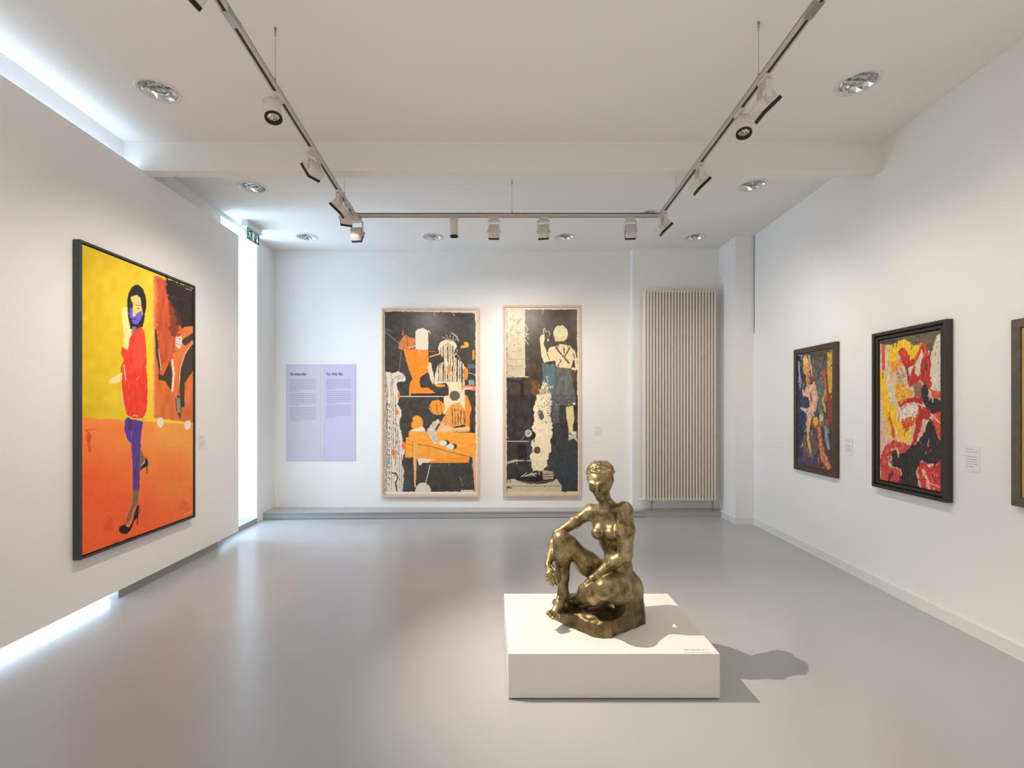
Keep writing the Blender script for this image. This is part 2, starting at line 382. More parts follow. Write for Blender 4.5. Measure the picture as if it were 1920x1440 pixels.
# fixtures of the same track that hang outside the picture, nearer the photographer
flood(tl(1.9), 1.9, (-1, .1, -1), 'white bracket spotlight of the left arm beyond the top edge of the picture', aL, (-2.95, 2.5, 1.2), 26, 100)
flood(tr(1.7), 1.7, (1, .1, -1), 'white bracket spotlight of the right arm beyond the top edge of the picture', aR, (3.0, 1.6, 1.5), 18, 100)
can(tr(.8), .8, (-.3, .8, -1), 'white round spotlight of the right arm beyond the top edge of the picture', aR, (.5, 3.2, .2), 6, 60, .045, .105, (0, 0), .9, .02)
can(tl(.7), .7, (.6, .5, -1), 'white round spotlight of the left arm beyond the top edge of the picture', aL, (-.2, 2.0, .0), 3, 90, .045, .105, (0, 0), 1, .05)

# ------------------------------------------------------------------ radiator
rt = thing('column_radiator', 'tall cream column radiator mounted on the back wall at the right', 'radiator', (2.25, 6.60, 0))
ox, oy = 2.25, 6.60
N = 24; x0 = 1.785; x1 = 2.725; z0 = .255; z1 = 3.045
for k in range(N):
    x = x0 + (x1 - x0) * k / (N - 1) - ox
    bm = NB()
    for yy in (-.155, -.118, -.081):  # one of the three tube rows is added to darken the gaps
        tube(bm, (x, yy, z0), (x, yy, z1), .0125, 10)
    for z in (z0, z1):
        box(bm, x - .0125, x + .0125, -.168, -.068, z - .018, z + .018, .006)
    ob('column', bm, M['rad'], rt, False)
bm = NB()
for z in (z0, z1):
    tube(bm, (x0 - ox - .02, -.128, z), (x1 - ox + .02, -.128, z), .016, 12)
ob('header_pipe', bm, M['rad'], rt, True)
for x in (x0 + .06 - ox, x1 - .06 - ox):
    for z in (.5, 2.8):
        bm = NB(); box(bm, x - .015, x + .015, -.09, 0, z - .03, z + .03); ob('wall_bracket', bm, M['rad'], rt)
for x in (x0 + .10 - ox, x1 - .02 - ox):
    bm = NB(); tube(bm, (x, -.128, .09), (x, -.128, z0 - .015), .008, 10); tube(bm, (x, -.128, .19), (x, -.128, .235), .014, 10)
    ob('supply_pipe', bm, M['steel'], rt, True)
bm = NB(); tube(bm, (x0 - ox - .075, -.128, z0 - .01), (x0 - ox - .01, -.128, z0 - .01), .016, 14); tube(bm, (x0 - ox - .055, -.128, .095), (x0 - ox - .055, -.128, z0), .007, 10)
ob('valve', bm, M['base'], rt, True)

# ------------------------------------------------------------------ painted canvases
def vnoise(x, y, sc, seed):
    rs = np.random.RandomState(seed); T = rs.rand(97, 97)
    u = x / sc + 13.7; v = y / sc + 7.3
    i = np.floor(u).astype(int); j = np.floor(v).astype(int); fu = u - i; fv = v - j
    fu = fu * fu * (3 - 2 * fu); fv = fv * fv * (3 - 2 * fv)
    g = lambda a, c: T[a % 97, c % 97]
    return (g(i, j) * (1 - fu) + g(i + 1, j) * fu) * (1 - fv) + (g(i, j + 1) * (1 - fu) + g(i + 1, j + 1) * fu) * fv
class Paint:
    def __init__(s, x, y, seed=1): s.x, s.y, s.seed = x, y, seed; s.c = np.zeros((len(x), 3)); s.k = seed * 50
    def warp(s, j, sc=5):
        s.k += 3
        if not j: return s.x, s.y
        return s.x + (vnoise(s.x, s.y, sc, s.k) - .5) * 2 * j, s.y + (vnoise(s.x, s.y, sc, s.k + 1) - .5) * 2 * j
    def put(s, m, col, var=0, vs=(3, 3), alpha=1):
        col = np.array(col, float)
        if var:
            s.k += 2; n = (vnoise(s.x * 3 / vs[0], s.y * 3 / vs[1], 3, s.k)[:, None] - .5) * 2 * var
            c = col[None] + n
        else: c = np.repeat(col[None], len(s.x), 0)
        a = m.astype(float)[:, None] * alpha
        s.c = s.c * (1 - a) + c * a
    def poly(s, pts, col, jit=0, var=0, vs=(3, 3), alpha=1, sc=5):
        x, y = s.warp(jit, sc); ins = np.zeros(len(x), bool); n = len(pts)
        for i in range(n):
            ax, ay = pts[i]; bx, by = pts[(i + 1) % n]
            if ay == by: continue
            c = ((ay > y) != (by > y)); t = ax + (y - ay) * (bx - ax) / (by - ay)
            ins ^= c & (x < t)
        s.put(ins, col, var, vs, alpha)
    def ell(s, cx, cy, rx, ry, col, jit=0, var=0, alpha=1, vs=(3, 3)):
        x, y = s.warp(jit); s.put(((x - cx) / rx) ** 2 + ((y - cy) / ry) ** 2 < 1, col, var, vs, alpha)
    def line(s, pts, w, col, jit=0, var=0, alpha=1, sc=5):
        x, y = s.warp(jit, sc); m = np.zeros(len(x), bool)
        for (ax, ay), (bx, by) in zip(pts[:-1], pts[1:]):
            dx, dy = bx - ax, by - ay; t = np.clip(((x - ax) * dx + (y - ay) * dy) / (dx * dx + dy * dy + 1e-9), 0, 1)
            m |= (x - ax - t * dx) ** 2 + (y - ay - t * dy) ** 2 < (w / 2) ** 2
        s.put(m, col, var, alpha=alpha)
def smear(p, n, w, ln, seed, ang=None, var=26, alpha=.8):
    # short strokes that drag the colour already there
    rs = random.Random(seed); N_ = len(p.x)
    for k in range(n):
        i = rs.randrange(N_); x, y = p.x[i], p.y[i]; a = rs.uniform(0, math.pi) if ang is None else rs.gauss(ang, .45)
        q = rs.uniform(.4, 1) * ln; d = rs.uniform(-var, var); c = p.c[i] + d + np.array([rs.uniform(-8, 8) for _ in range(3)])
        x2, y2 = x + math.cos(a) * q * .6, y + math.sin(a) * q
        p.line([(x, y), ((x + x2) / 2 + rs.uniform(-1, 1), (y + y2) / 2), (x2, y2)], w * rs.uniform(.5, 1.3), c, .8, alpha=alpha)
def paint_mat(name, rough, bump, bscale=30):
    m = mat(name, (128, 128, 128), rough, bump=bump, bscale=bscale, spec=.35); nt = m.node_tree
    a = nt.nodes.new('ShaderNodeAttribute'); a.attribute_name = 'paint'
    nt.links.new(a.outputs['Color'], nt.nodes['Principled BSDF'].inputs['Base Color']); return m
def canvas(o00, eu, ev, nu, nv, fn, m, parent, seed, name='canvas', thick=.012, back=None):
    # o00 bottom-left corner, eu/ev edge vectors (world); vertices carry their own paint colour
    o00, eu, ev = Vector(o00), Vector(eu), Vector(ev)
    U, V = np.meshgrid(np.linspace(0, 1, nu), np.linspace(0, 1, nv))
    U = U.ravel(); V = V.ravel()
    X = np.array(o00)[None] + U[:, None] * np.array(eu)[None] + V[:, None] * np.array(ev)[None]
    px = 960 + X[:, 0] / X[:, 1] * FPX; py = HOR - (X[:, 2] - EYE) / X[:, 1] * FPX
    p = Paint(px, py, seed); fn(p)
    c = np.clip(p.c, 0, 255) / 255; c = np.where(c <= .04045, c / 12.92, ((c + .055) / 1.055) ** 2.4)
    i, j = np.meshgrid(np.arange(nu - 1), np.arange(nv - 1)); i = i.ravel(); j = j.ravel(); a = j * nu + i
    F = np.stack([a, a + 1, a + nu + 1, a + nu], 1)
    # back of the stretched canvas
    nrm = np.array(eu.cross(ev).normalized()); nb = len(X)
    cor = [0, nu - 1, nu * nv - 1, nu * (nv - 1)]
    Xb = X[cor] - nrm[None] * thick
    X2 = np.vstack([X, Xb]); Ff = F.tolist()
    for q in range(4):
        a_, b_ = cor[q], cor[(q + 1) % 4]; Ff.append([a_, nb + q, nb + (q + 1) % 4, b_])
    Ff.append([nb + 3, nb + 2, nb + 1, nb])
    me = bpy.data.meshes.new(name); base = Vector(parent.location)
    me.from_pydata((X2 - np.array(base)[None]).tolist(), [], Ff)
    at = me.color_attributes.new('paint', 'FLOAT_COLOR', 'POINT')
    full = np.ones((len(X2), 4)); full[:nb, :3] = c; full[nb:, :3] = .7
    at.data.foreach_set('color', full.ravel()); me.update()
    return ob_me(name, me, m, parent)
def frame_on(parent, name, o00, eu, ev, n, w, d0, d1, m, kind='frame'):
    # rectangular frame, outer corner o00, edges eu, ev; n = normal into the room; bars w wide from depth d0 to d1
    o00, eu, ev, n = Vector(o00) - Vector(parent.location), Vector(eu), Vector(ev), Vector(n)
    lu, lv = eu.length, ev.length; u, v = eu.normalized(), ev.normalized()
    bm = NB(); mx = Matrix.Translation(o00) @ Matrix((u, v, n)).transposed().to_4x4()
    outer = [(0, 0), (lu, 0), (lu, lv), (0, lv)]; inner = [(w, w), (lu - w, w), (lu - w, lv - w), (w, lv - w)]
    V4 = {}
    for z, key in ((d0, 0), (d1, 1)):
        V4[key, 'o'] = [bm.verts.new((a, b_, z)) for a, b_ in outer]; V4[key, 'i'] = [bm.verts.new((a, b_, z)) for a, b_ in inner]
    for i in range(4):
        j = (i + 1) % 4
        bm.faces.new((V4[1, 'o'][i], V4[1, 'o'][j], V4[1, 'i'][j], V4[1, 'i'][i]))
        bm.faces.new((V4[0, 'o'][j], V4[0, 'o'][i], V4[0, 'i'][i], V4[0, 'i'][j]))
        bm.faces.new((V4[0, 'o'][i], V4[0, 'o'][j], V4[1, 'o'][j], V4[1, 'o'][i]))
        bm.faces.new((V4[0, 'i'][j], V4[0, 'i'][i], V4[1, 'i'][i], V4[1, 'i'][j]))
    bmesh.ops.recalc_face_normals(bm, faces=bm.faces[:])
    bmesh.ops.bevel(bm, geom=bm.edges[:], offset=min(.0015, w * .08), segments=1, affect='EDGES')
    bmesh.ops.transform(bm, matrix=mx, verts=bm.verts[:])
    return ob(name, bm, m, parent)
def slab_on(parent, name, o00, eu, ev, n, d0, d1, m):
    o00, eu, ev, n = Vector(o00) - Vector(parent.location), Vector(eu), Vector(ev), Vector(n)
    bm = NB(); mx = Matrix.Translation(o00) @ Matrix((eu.normalized(), ev.normalized(), n)).transposed().to_4x4()
    box(bm, 0, eu.length, 0, ev.length, d0, d1, 0, 0, mx); return ob(name, bm, m, parent)
ZV = Vector((0, 0, 1))
def inset(o, eu, ev, w, n, d):
    o, eu, ev = Vector(o), Vector(eu), Vector(ev)
    u, v = eu.normalized(), ev.normalized()
    return o + u * w + v * w + Vector(n) * d, u * (eu.length - 2 * w), v * (ev.length - 2 * w)

def art_left(p):
    Y1 = (236, 200, 40)
    p.put(np.ones(len(p.x), bool), Y1)
    g = np.clip((p.x - 148) / 150, 0, 1)[:, None]
    p.c = np.array((226, 190, 24.)) * (1 - g) + np.array((250, 214, 58.)) * g + (vnoise(p.x, p.y, 14, 5)[:, None] - .5) * 16
    lo = p.y > 782 + (p.x - 148) * .065 + (vnoise(p.x, p.y, 6, 9) - .5) * 2
    n = vnoise(p.x, p.y, 30, 3); t = np.clip((p.y - 790) / 190 - (p.x - 300) / 300 + (n - .5) * .3, 0, 1)[:, None]
    oc = np.array((255, 166, 78.)) * (1 - t) + np.array((255, 104, 48.)) * t
    p.c = np.where(lo[:, None], oc + (vnoise(p.x, p.y, 4, 12)[:, None] - .5) * 7, p.c)
    p.poly([(288, 515), (370, 548), (370, 794), (288, 783)], (232, 118, 56), .6, 16, (8, 26))
    p.poly([(297, 520), (326, 532), (330, 640), (322, 680), (300, 680), (294, 610)], (206, 88, 48), 3, 14, (5, 22))
    p.poly([(310, 520), (370, 545), (370, 612), (344, 615), (330, 606), (326, 580), (314, 556)], (52, 40, 36), 3, 8)
    p.poly([(318, 560), (340, 600), (330, 640), (318, 620)], (110, 52, 36), 3, 10, alpha=.7)
    p.line([(290, 516), (289, 782)], 1.3, (238, 170, 130), .5)
    DK = (72, 58, 44)
    p.poly([(290, 617), (293, 616), (297, 650), (301, 690), (298, 695), (292, 662)], DK, .4)
    p.line([(299, 690), (300, 704)], 1.6, DK); p.line([(297, 655), (302, 694)], .9, (240, 225, 200))
    p.poly([(297, 700), (306, 704), (319, 676), (323, 702), (321, 733), (310, 715), (297, 712)], DK, .4)
    p.line([(323, 675), (326, 702), (323, 733)], 3.2, (248, 236, 226), .4)
    p.poly([(370, 640), (358, 648), (346, 668), (339, 692), (337, 722), (338, 762), (346, 764), (346, 718), (370, 684)], DK, .5, 5)
    p.line([(362, 642), (348, 660), (338, 690), (336, 720)], 1.2, (246, 214, 180), .3)
    p.poly([(329, 745), (335, 739), (341, 758), (338, 787), (330, 768)], (78, 66, 50), .5)
    for k in range(4): p.line([(331 + k * 2, 744 + k), (333 + k * 1.6, 772 + k)], .6, (236, 224, 204))
    p.poly([(341, 638), (370, 618), (370, 630), (348, 648), (341, 644)], DK, .4)
    p.ell(335, 640, 6.5, 13, (240, 222, 204), .8); p.ell(334, 628, 4.5, 3.5, (196, 60, 50), .5)
    for k in range(3): p.line([(330, 634 + k * 5), (340, 637 + k * 5)], .8, (110, 70, 60))
    p.ell(301, 792, 6, 9, (252, 232, 220), 1); p.ell(352, 797, 5.5, 9, (252, 232, 220), 1)
    p.ell(166, 820, 5, 9, (214, 84, 30), 2, alpha=.7); p.line([(164, 806), (168, 846)], 5, (206, 76, 28), 2, alpha=.6); p.line([(180, 806), (160, 806)], 2, (206, 76, 28), 1, alpha=.6)
    p.ell(204, 985, 8, 13, (216, 66, 24), 7, alpha=.3); p.ell(346, 950, 9, 12, (226, 72, 26), 7, alpha=.3)
    p.line([(348, 541), (360, 545)], .9, (220, 214, 204)); p.line([(205, 1020), (260, 1003)], .7, (120, 60, 40)); p.line([(345, 965), (364, 957)], 1.2, (220, 180, 150))
    # woman
    p.poly([(229, 582), (233, 574), (237, 578), (240, 600), (243, 612), (251, 614), (246, 634), (241, 655), (231, 654), (233, 630), (229, 602)], (252, 236, 158), .5, 6)
    p.line([(232, 582), (236, 604)], .8, (222, 214, 200))
    p.ell(256.5, 570, 18, 36, (44, 34, 32), .5, 6); p.poly([(240, 590), (272, 590), (268, 612), (256, 620), (244, 616)], (44, 34, 32), .5)
    p.poly([(246, 556), (256, 553), (263, 558), (266, 580), (264, 598), (256, 608), (248, 604), (244, 585)], (246, 208, 124), .4)
    p.poly([(243, 576), (251, 580), (250, 594), (262, 584), (267, 582), (265, 598), (258, 609), (249, 606), (244, 594)], (116, 98, 208), .5)
    p.poly([(250, 560), (254, 592), (249, 594)], (250, 214, 132)); p.ell(259, 577, 3, 2.2, (250, 224, 150)); p.ell(259, 578, 1.6, 1.7, (50, 40, 70))
    p.ell(246.5, 572, 3.2, 7, (40, 32, 36), .4, alpha=.85); p.line([(254, 572), (263, 573)], 1.1, (60, 40, 50)); p.line([(247, 598), (255, 599)], 1.8, (60, 40, 90)); p.line([(266, 580), (267, 590)], 1.4, (252, 214, 130))
    p.poly([(248, 612), (256, 614), (252, 628), (246, 626)], (124, 132, 158), .5)
    p.poly([(225, 699), (216, 706), (204, 712), (205, 720), (217, 719), (229, 713), (229, 700)], (250, 232, 150), .5)
    RD = (244, 66, 44)
    p.poly([(263, 612), (271, 622), (274, 650), (275, 690), (277, 735), (275, 770), (268, 784), (252, 785), (238, 778), (231, 748), (228, 716), (230, 696), (226, 700), (227, 686), (232, 676), (227, 662), (229, 650), (240, 657), (243, 634), (252, 620)], RD, .4, 10, (4, 10))
    p.poly([(262, 618), (271, 626), (274, 660), (266, 690), (250, 690), (248, 650)], (252, 88, 62), 1, 6, alpha=.7)
    p.line([(232, 684), (234, 698), (236, 712)], 1.6, (250, 220, 196)); p.line([(227, 712), (228, 745), (231, 765)], 1.3, (250, 180, 170)); p.line([(256, 712), (261, 706)], 1.3, (250, 150, 110)); p.line([(250, 779), (258, 780)], 1.8, (250, 190, 160)); p.line([(273, 690), (275, 686)], 1.6, (250, 180, 110))
    p.line([(252, 700), (255, 716)], 1.1, (206, 48, 36)); p.line([(268, 695), (270, 760)], 1, (226, 52, 38))
    PU = (98, 62, 148)
    p.poly([(237, 782), (244, 783), (247, 800), (246, 832), (239, 824), (233, 806), (234, 790)], (92, 62, 158), .4, 8)
    p.poly([(243, 785), (268, 790), (264, 822), (263, 860), (261, 920), (249, 920), (249, 880), (246, 838)], PU, .4, 10, (3, 12))
    p.poly([(241, 785), (248, 787), (246, 808), (241, 804)], (78, 58, 84), .5); p.line([(246, 810), (249, 880)], 1, (128, 100, 190)); p.line([(256, 850), (254, 915)], 1, (70, 50, 104))
    p.poly([(250, 919), (260, 918), (258, 946), (252, 950), (244, 975), (236, 984), (238, 970), (248, 945)], (128, 110, 84), .4, 8)
    p.ell(233, 993, 10, 8.5, (34, 28, 22), .5); p.poly([(226, 988), (234, 982), (241, 990), (248, 978), (256, 950), (261, 946), (263, 960), (259, 970), (252, 976), (244, 996), (232, 1000)], (34, 28, 22), .4)
    p.line([(259, 966), (257, 983)], 1.8, (34, 28, 22)); p.line([(261, 950), (260, 968)], .8, (230, 190, 150)); p.line([(236, 985), (241, 988), (246, 979)], 1.2, (222, 196, 150))
    p.poly([(262, 838), (266, 846), (272, 862), (266, 874), (262, 876)], (128, 108, 80), .4, 6)
    p.poly([(273, 856), (278, 866), (277, 874), (268, 878), (263, 884), (264, 876), (271, 868)], (40, 32, 24), .4); p.line([(275, 873), (276, 887)], 1.8, (40, 32, 24)); p.line([(265, 874), (272, 864)], 1, (236, 226, 200))

K5 = lambda pts: [(700 + x / 7.2, 560 + y / 7.2) for x, y in pts]
K6 = lambda pts: [(700 + x / 7.2, 740 + y / 7.2) for x, y in pts]
def art_p1(p):
    CR = (232, 210, 176); OR = (250, 142, 46); O2 = (250, 166, 62); DK = (70, 64, 58)
    p.put(np.ones(len(p.x), bool), (228, 212, 190))
    p.poly([(721.5, 584), (800, 584.5), (890, 587), (891.5, 600), (891.5, 922), (721.5, 922)], DK, .8, 9, (6, 6))
    p.line([(815, 583), (815, 594)], 1, (190, 180, 168), .3)
    p.line([(722, 622), (750, 645)], 2.2, (130, 150, 156), 1, alpha=.6); p.line([(722, 616), (735, 622)], 3, (120, 145, 150), 1.5, alpha=.5)
    p.line(K5([(380, 700), (350, 980)]), 1, (140, 134, 122), .4)
    # orange vase figure
    p.poly(K5([(345, 600), (400, 520), (440, 480), (500, 530), (565, 530), (565, 700), (430, 700), (340, 670)]), (214, 124, 66), 1, 12)
    p.poly(K5([(410, 690), (560, 690), (740, 690), (750, 980), (640, 1050), (620, 1120), (640, 1200), (740, 1200), (840, 1275), (520, 1280), (500, 1315), (480, 1310), (490, 1150), (530, 1080), (480, 960), (440, 820)]), OR, .5, 10)
    p.poly(K5([(400, 400), (380, 490), (410, 500)]), (190, 110, 70), .5)
    p.line(K5([(480, 660), (560, 640)]), 1, (240, 220, 190)); p.line(K5([(480, 690), (560, 665)]), .8, (60, 50, 46))
    p.line(K5([(455, 500), (460, 640)]), 1, (110, 70, 50), .5); p.line(K5([(570, 700), (570, 1000)]), .8, (226, 120, 40), .5)
    p.poly(K5([(568, 690), (568, 440), (600, 410), (670, 395), (740, 440), (742, 690)]), (234, 216, 192), .5, 5)
    p.line(K5([(740, 430), (765, 460)]), 2.4, (200, 190, 150), 1)
    # standing figure
    fig = [(905, 800), (935, 850), (860, 920), (835, 1010), (825, 1150), (790, 1130), (740, 960), (770, 880), (800, 990), (835, 1020), (900, 880), (940, 830)]
    body = [(930, 770), (960, 840), (870, 900), (830, 1030), (820, 1160), (980, 1130), (1020, 1180), (1020, 1440), (1240, 1440), (1230, 1100), (1280, 1050), (1270, 960), (1200, 860), (1090, 780), (1080, 730)]
    p.poly(K5([(745, 860), (775, 860), (820, 1060), (810, 1170), (770, 1090), (735, 960)]), CR, .6)
    p.poly(K5(body), CR, .6, 8, (2, 8)); p.ell(*K5([(1005, 680)])[0], 18.2, 18, CR, .6, 8)
    for k in range(17):
        x = 885 + k * 21 + (k % 3) * 5; yt = 590 + abs(x - 1005) * .8 if x < 1130 else 800 + (x - 1130) * .8; 
        p.line(K5([(x, yt), (x + 4, yt + 190 + (k % 4) * 60)]), .9 + (k % 2) * .5, (58, 46, 40), .5)
        if x > 850: p.line(K5([(x, 890 + (k % 3) * 18), (x - 3, 1120)]), .8 + (k % 3 == 0) * .7, (78, 60, 46), .5)
    for k in range(9):
        p.line(K5([(1010 + k * 8, 570), (930 + k * 26, 470 + abs(k - 3) * 14)]), 1.1, (50, 40, 38) if k % 2 else (180, 168, 156), .6)
    p.line(K5([(1060, 460), (1130, 520), (1150, 570)]), 1.6, (214, 204, 190), .4); p.line(K5([(1120, 590), (1180, 600), (1130, 660), (1100, 740)]), 3, (60, 48, 44), .6)
    p.line(K5([(760, 785), (895, 745)]), 2.2, (236, 170, 90), .3); p.line(K5([(745, 712), (840, 712)]), 1.8, (180, 100, 70), .4)
    p.poly(K5([(1180, 640), (1230, 625), (1225, 590), (1260, 580), (1290, 620), (1285, 655), (1180, 668)]), O2, .5)
    p.poly(K5([(820, 1155), (965, 1160), (965, 1188), (850, 1188)]), O2, .4); p.poly(K5([(1000, 915), (1040, 915), (1040, 1010), (1005, 1020)]), OR, .4)
    p.poly(K5([(1225, 925), (1260, 940), (1280, 1000), (1262, 1095), (1228, 1080)]), OR, .4); p.poly(K5([(1335, 700), (1365, 690), (1365, 820), (1340, 830)]), OR, .5)
    p.poly(K5([(1280, 880), (1380, 880), (1380, 930), (1280, 950)]), (110, 136, 150), 1, alpha=.6); p.poly(K5([(1285, 1100), (1360, 1100), (1360, 1165), (1285, 1165)]), (134, 160, 166), .4)
    p.poly(K5([(1185, 1170), (1380, 1175), (1380, 1240), (1345, 1240), (1300, 1230), (1190, 1225)]), (250, 122, 70), .3); p.poly(K5([(1215, 1195), (1345, 1200), (1345, 1225), (1215, 1225)]), (250, 196, 196), .4)
    p.line(K5([(1290, 1000), (1380, 1030)]), 1.2, (190, 196, 190), .5); p.line(K5([(1120, 740), (1180, 830)]), 1, (190, 180, 168), .3)
    p.poly(K5([(510, 1285), (1000, 1285), (1000, 1308), (520, 1310)]), (66, 52, 46), .2); p.line(K5([(360, 1320), (1010, 1318)]), 1.4, (240, 226, 200), .2)
    # left striped column
    c1 = K5([(160, 985), (215, 990), (250, 1010), (330, 980), (400, 1010), (435, 1060), (430, 1115), (330, 1125), (310, 1160), (330, 1220), (355, 1290), (350, 1350), (328, 1400)])
    c2 = K6([(325, 120), (380, 220), (380, 290), (355, 350), (355, 430), (385, 540), (400, 640), (430, 720), (420, 800), (390, 860), (385, 950), (415, 1020), (410, 1140), (395, 1312), (160, 1312)])
    p.poly(c1 + c2, (230, 214, 190), .7, 8, (2, 6))
    for x, a, b_ in ((175, 1050, 2600), (240, 1000, 2580), (265, 1080, 2050), (300, 1300, 2250), (190, 1180, 2300), (350, 1900, 2560), (330, 1700, 2100), (380, 2100, 2600)):
        p.line([(700 + x / 7.2, 560 + a / 7.2), (700 + (x + 5) / 7.2, 560 + b_ / 7.2)], .9, (92, 76, 68), .6)
    rs = random.Random(3)
    for k in range(15):
        yy = 758 + k * 10.6; p.line([(727, yy), (730.5, yy - 1 + (k % 3)), (730, yy + 5)], 1.2, (70, 58, 54), .6)
        p.line([(738 + rs.random() * 8, yy + 2), (739 + rs.random() * 9, yy + 9)], .9, (84, 68, 60), .6)
    for k in range(10): p.line(K5([(280 + k * 14, 1090 - abs(k - 4) * 4), (300 + k * 14, 1010 + abs(k - 6) * 8)]), .7, (160, 152, 140), .5)
    for cx, cy, r in ((320, 238, 4), (272, 780, 4.4), (415, 690, 5)): p.ell(*K6([(cx, cy)])[0], r * .9, r * 1.4, (246, 122, 52), .8)
    p.ell(*K5([(345, 1300)])[0], 2.2, 6, (230, 120, 70), .5); p.ell(*K6([(278, 850)])[0], 2.6, 3.4, (246, 160, 140), .5); p.poly(K6([(195, 860), (225, 860), (225, 940), (195, 940)]), (130, 160, 190), .5)
    p.line(K6([(250, 1050), (300, 1060), (330, 1120), (300, 1200), (320, 1300)]), 2.4, (60, 44, 44), .8)
    # lower scene
    p.poly(K6([(1010, 0), (1240, 0), (1240, 240), (1180, 130), (1060, 120), (1010, 200)]), CR, .5); p.poly(K6([(950, 20), (1012, 20), (1000, 240), (945, 270)]), CR, .5)
    p.ell(*K5([(1100, 1310)])[0], 9.6, 9.6, (104, 92, 82), .4); p.poly(K6([(1040, 0), (1150, 0), (1140, 70), (1060, 80)]), (104, 92, 82), .4)
    p.poly(K6([(1235, 0), (1270, 20), (1325, 180), (1300, 300), (1305, 480), (1240, 490)]), OR, .5, 8)
    p.ell(*K6([(860, 172)])[0], 14.5, 13.8, (250, 150, 56), 1.3, 8)
    for a in (770, 850, 910): p.line(K6([(a, 110), (a + 10, 200), (a + 30, 260)]), 1.1, (140, 70, 36), .8)
    p.line(K6([(745, 180), (800, 240), (900, 270)]), 1.2, (190, 150, 120), .6)
    p.ell(*K6([(590, 385)])[0], 11.3, 14.2, (250, 160, 58), .4); p.ell(*K6([(500, 345)])[0], 4, 6, (66, 56, 50), .8)
    p.poly(K6([(500, 480), (660, 430), (700, 460), (700, 500), (500, 500)]), (236, 220, 196), .6)
    p.poly(K6([(1000, 200), (1060, 130), (1160, 100), (1230, 200), (1230, 400), (1160, 420), (1060, 440), (930, 440), (900, 400), (960, 290)]), (232, 158, 80), .8, 22, (2, 3))
    for k in range(5): p.line(K6([(1060 + k * 40, 180 + k * 10), (1075 + k * 36, 400)]), 1.3, (80, 56, 42), 1)
    p.poly(K6([(880, 470), (960, 410), (1060, 440), (1300, 430), (1300, 500), (950, 505), (850, 510)]), (236, 196, 150), .6); p.line(K6([(1050, 480), (1300, 490)]), 1.3, (240, 130, 50)); p.line(K6([(1080, 445), (1240, 430)]), 1.6, (70, 50, 44), .6)
    TB = [(480, 492), (700, 492), (1380, 518), (1382, 850), (1300, 835), (1290, 918), (760, 920), (740, 905), (600, 852), (430, 850), (440, 580), (475, 570)]
    p.poly(K6(TB), (250, 164, 60), .4, 7, (8, 3)); p.poly(K6([(600, 850), (740, 870), (840, 880), (760, 905), (740, 920), (660, 920), (640, 955), (615, 950), (600, 880)]), (238, 214, 192), .6)
    p.line(K6([(600, 668), (780, 700), (1000, 765), (1300, 838)]), 1.1, (110, 62, 34), .3); p.line(K6([(528, 630), (528, 860)]), 1, (120, 66, 36)); p.line(K6([(450, 610), (600, 665)]), .7, (200, 120, 60)); p.line(K6([(765, 700), (740, 860)]), .7, (206, 120, 56), .4)
    p.poly(K6([(535, 640), (590, 645), (580, 1100), (570, 1255), (555, 1250), (540, 900)]), (240, 172, 96), .4); p.poly(K6([(1335, 840), (1382, 840), (1388, 1310), (1368, 1312)]), (226, 176, 136), .4)
    p.poly(K6([(760, 890), (1290, 830), (1290, 918), (770, 922)]), (242, 140, 52), .5, alpha=.6)
    p.poly(K6([(720, 470), (760, 440), (800, 370), (880, 330), (900, 370), (860, 410), (830, 480), (790, 520)]), (216, 200, 178), .9, 22); p.line(K6([(860, 500), (930, 400)]), 5, (240, 178, 128), .6)
    p.poly(K6([(730, 480), (830, 470), (885, 650), (815, 665)]), (226, 214, 196), .6, 14, (1, 8))
    for k in range(3): p.line(K6([(760 + k * 28, 490), (825 + k * 22, 640)]), .8, (90, 74, 66), .4)
    for cx, cy in ((950, 655), (1050, 702)): p.ell(*K6([(cx + 30, cy - 4)])[0], 7, 5, (70, 52, 44), .5); p.ell(*K6([(cx - 10, cy)])[0], 7.6, 5, (232, 222, 206), .5)
    p.line(K6([(765, 950), (735, 1080), (705, 1190)]), 1.6, (216, 206, 192), .2); x, y = K6([(672, 1312)])[0]; p.ell(x, y, 15, 17.5, (224, 208, 188), .3)
    p.poly(K6([(1185, 1290), (1355, 1285), (1355, 1315), (1185, 1315)]), (214, 200, 178), .6); p.line(K6([(1160, 1110), (1210, 1230)]), 1.2, (150, 136, 126), .6)
    p.poly(K6([(400, 1080), (500, 1180), (490, 1310), (400, 1310)]), (66, 78, 90), 3, 8, alpha=.7)
    smear(p, 160, 1.5, 7, 33, math.pi / 2, 14, .6)
    p.poly([(720, 922), (892, 922), (892, 930), (720, 930)], (240, 226, 206))

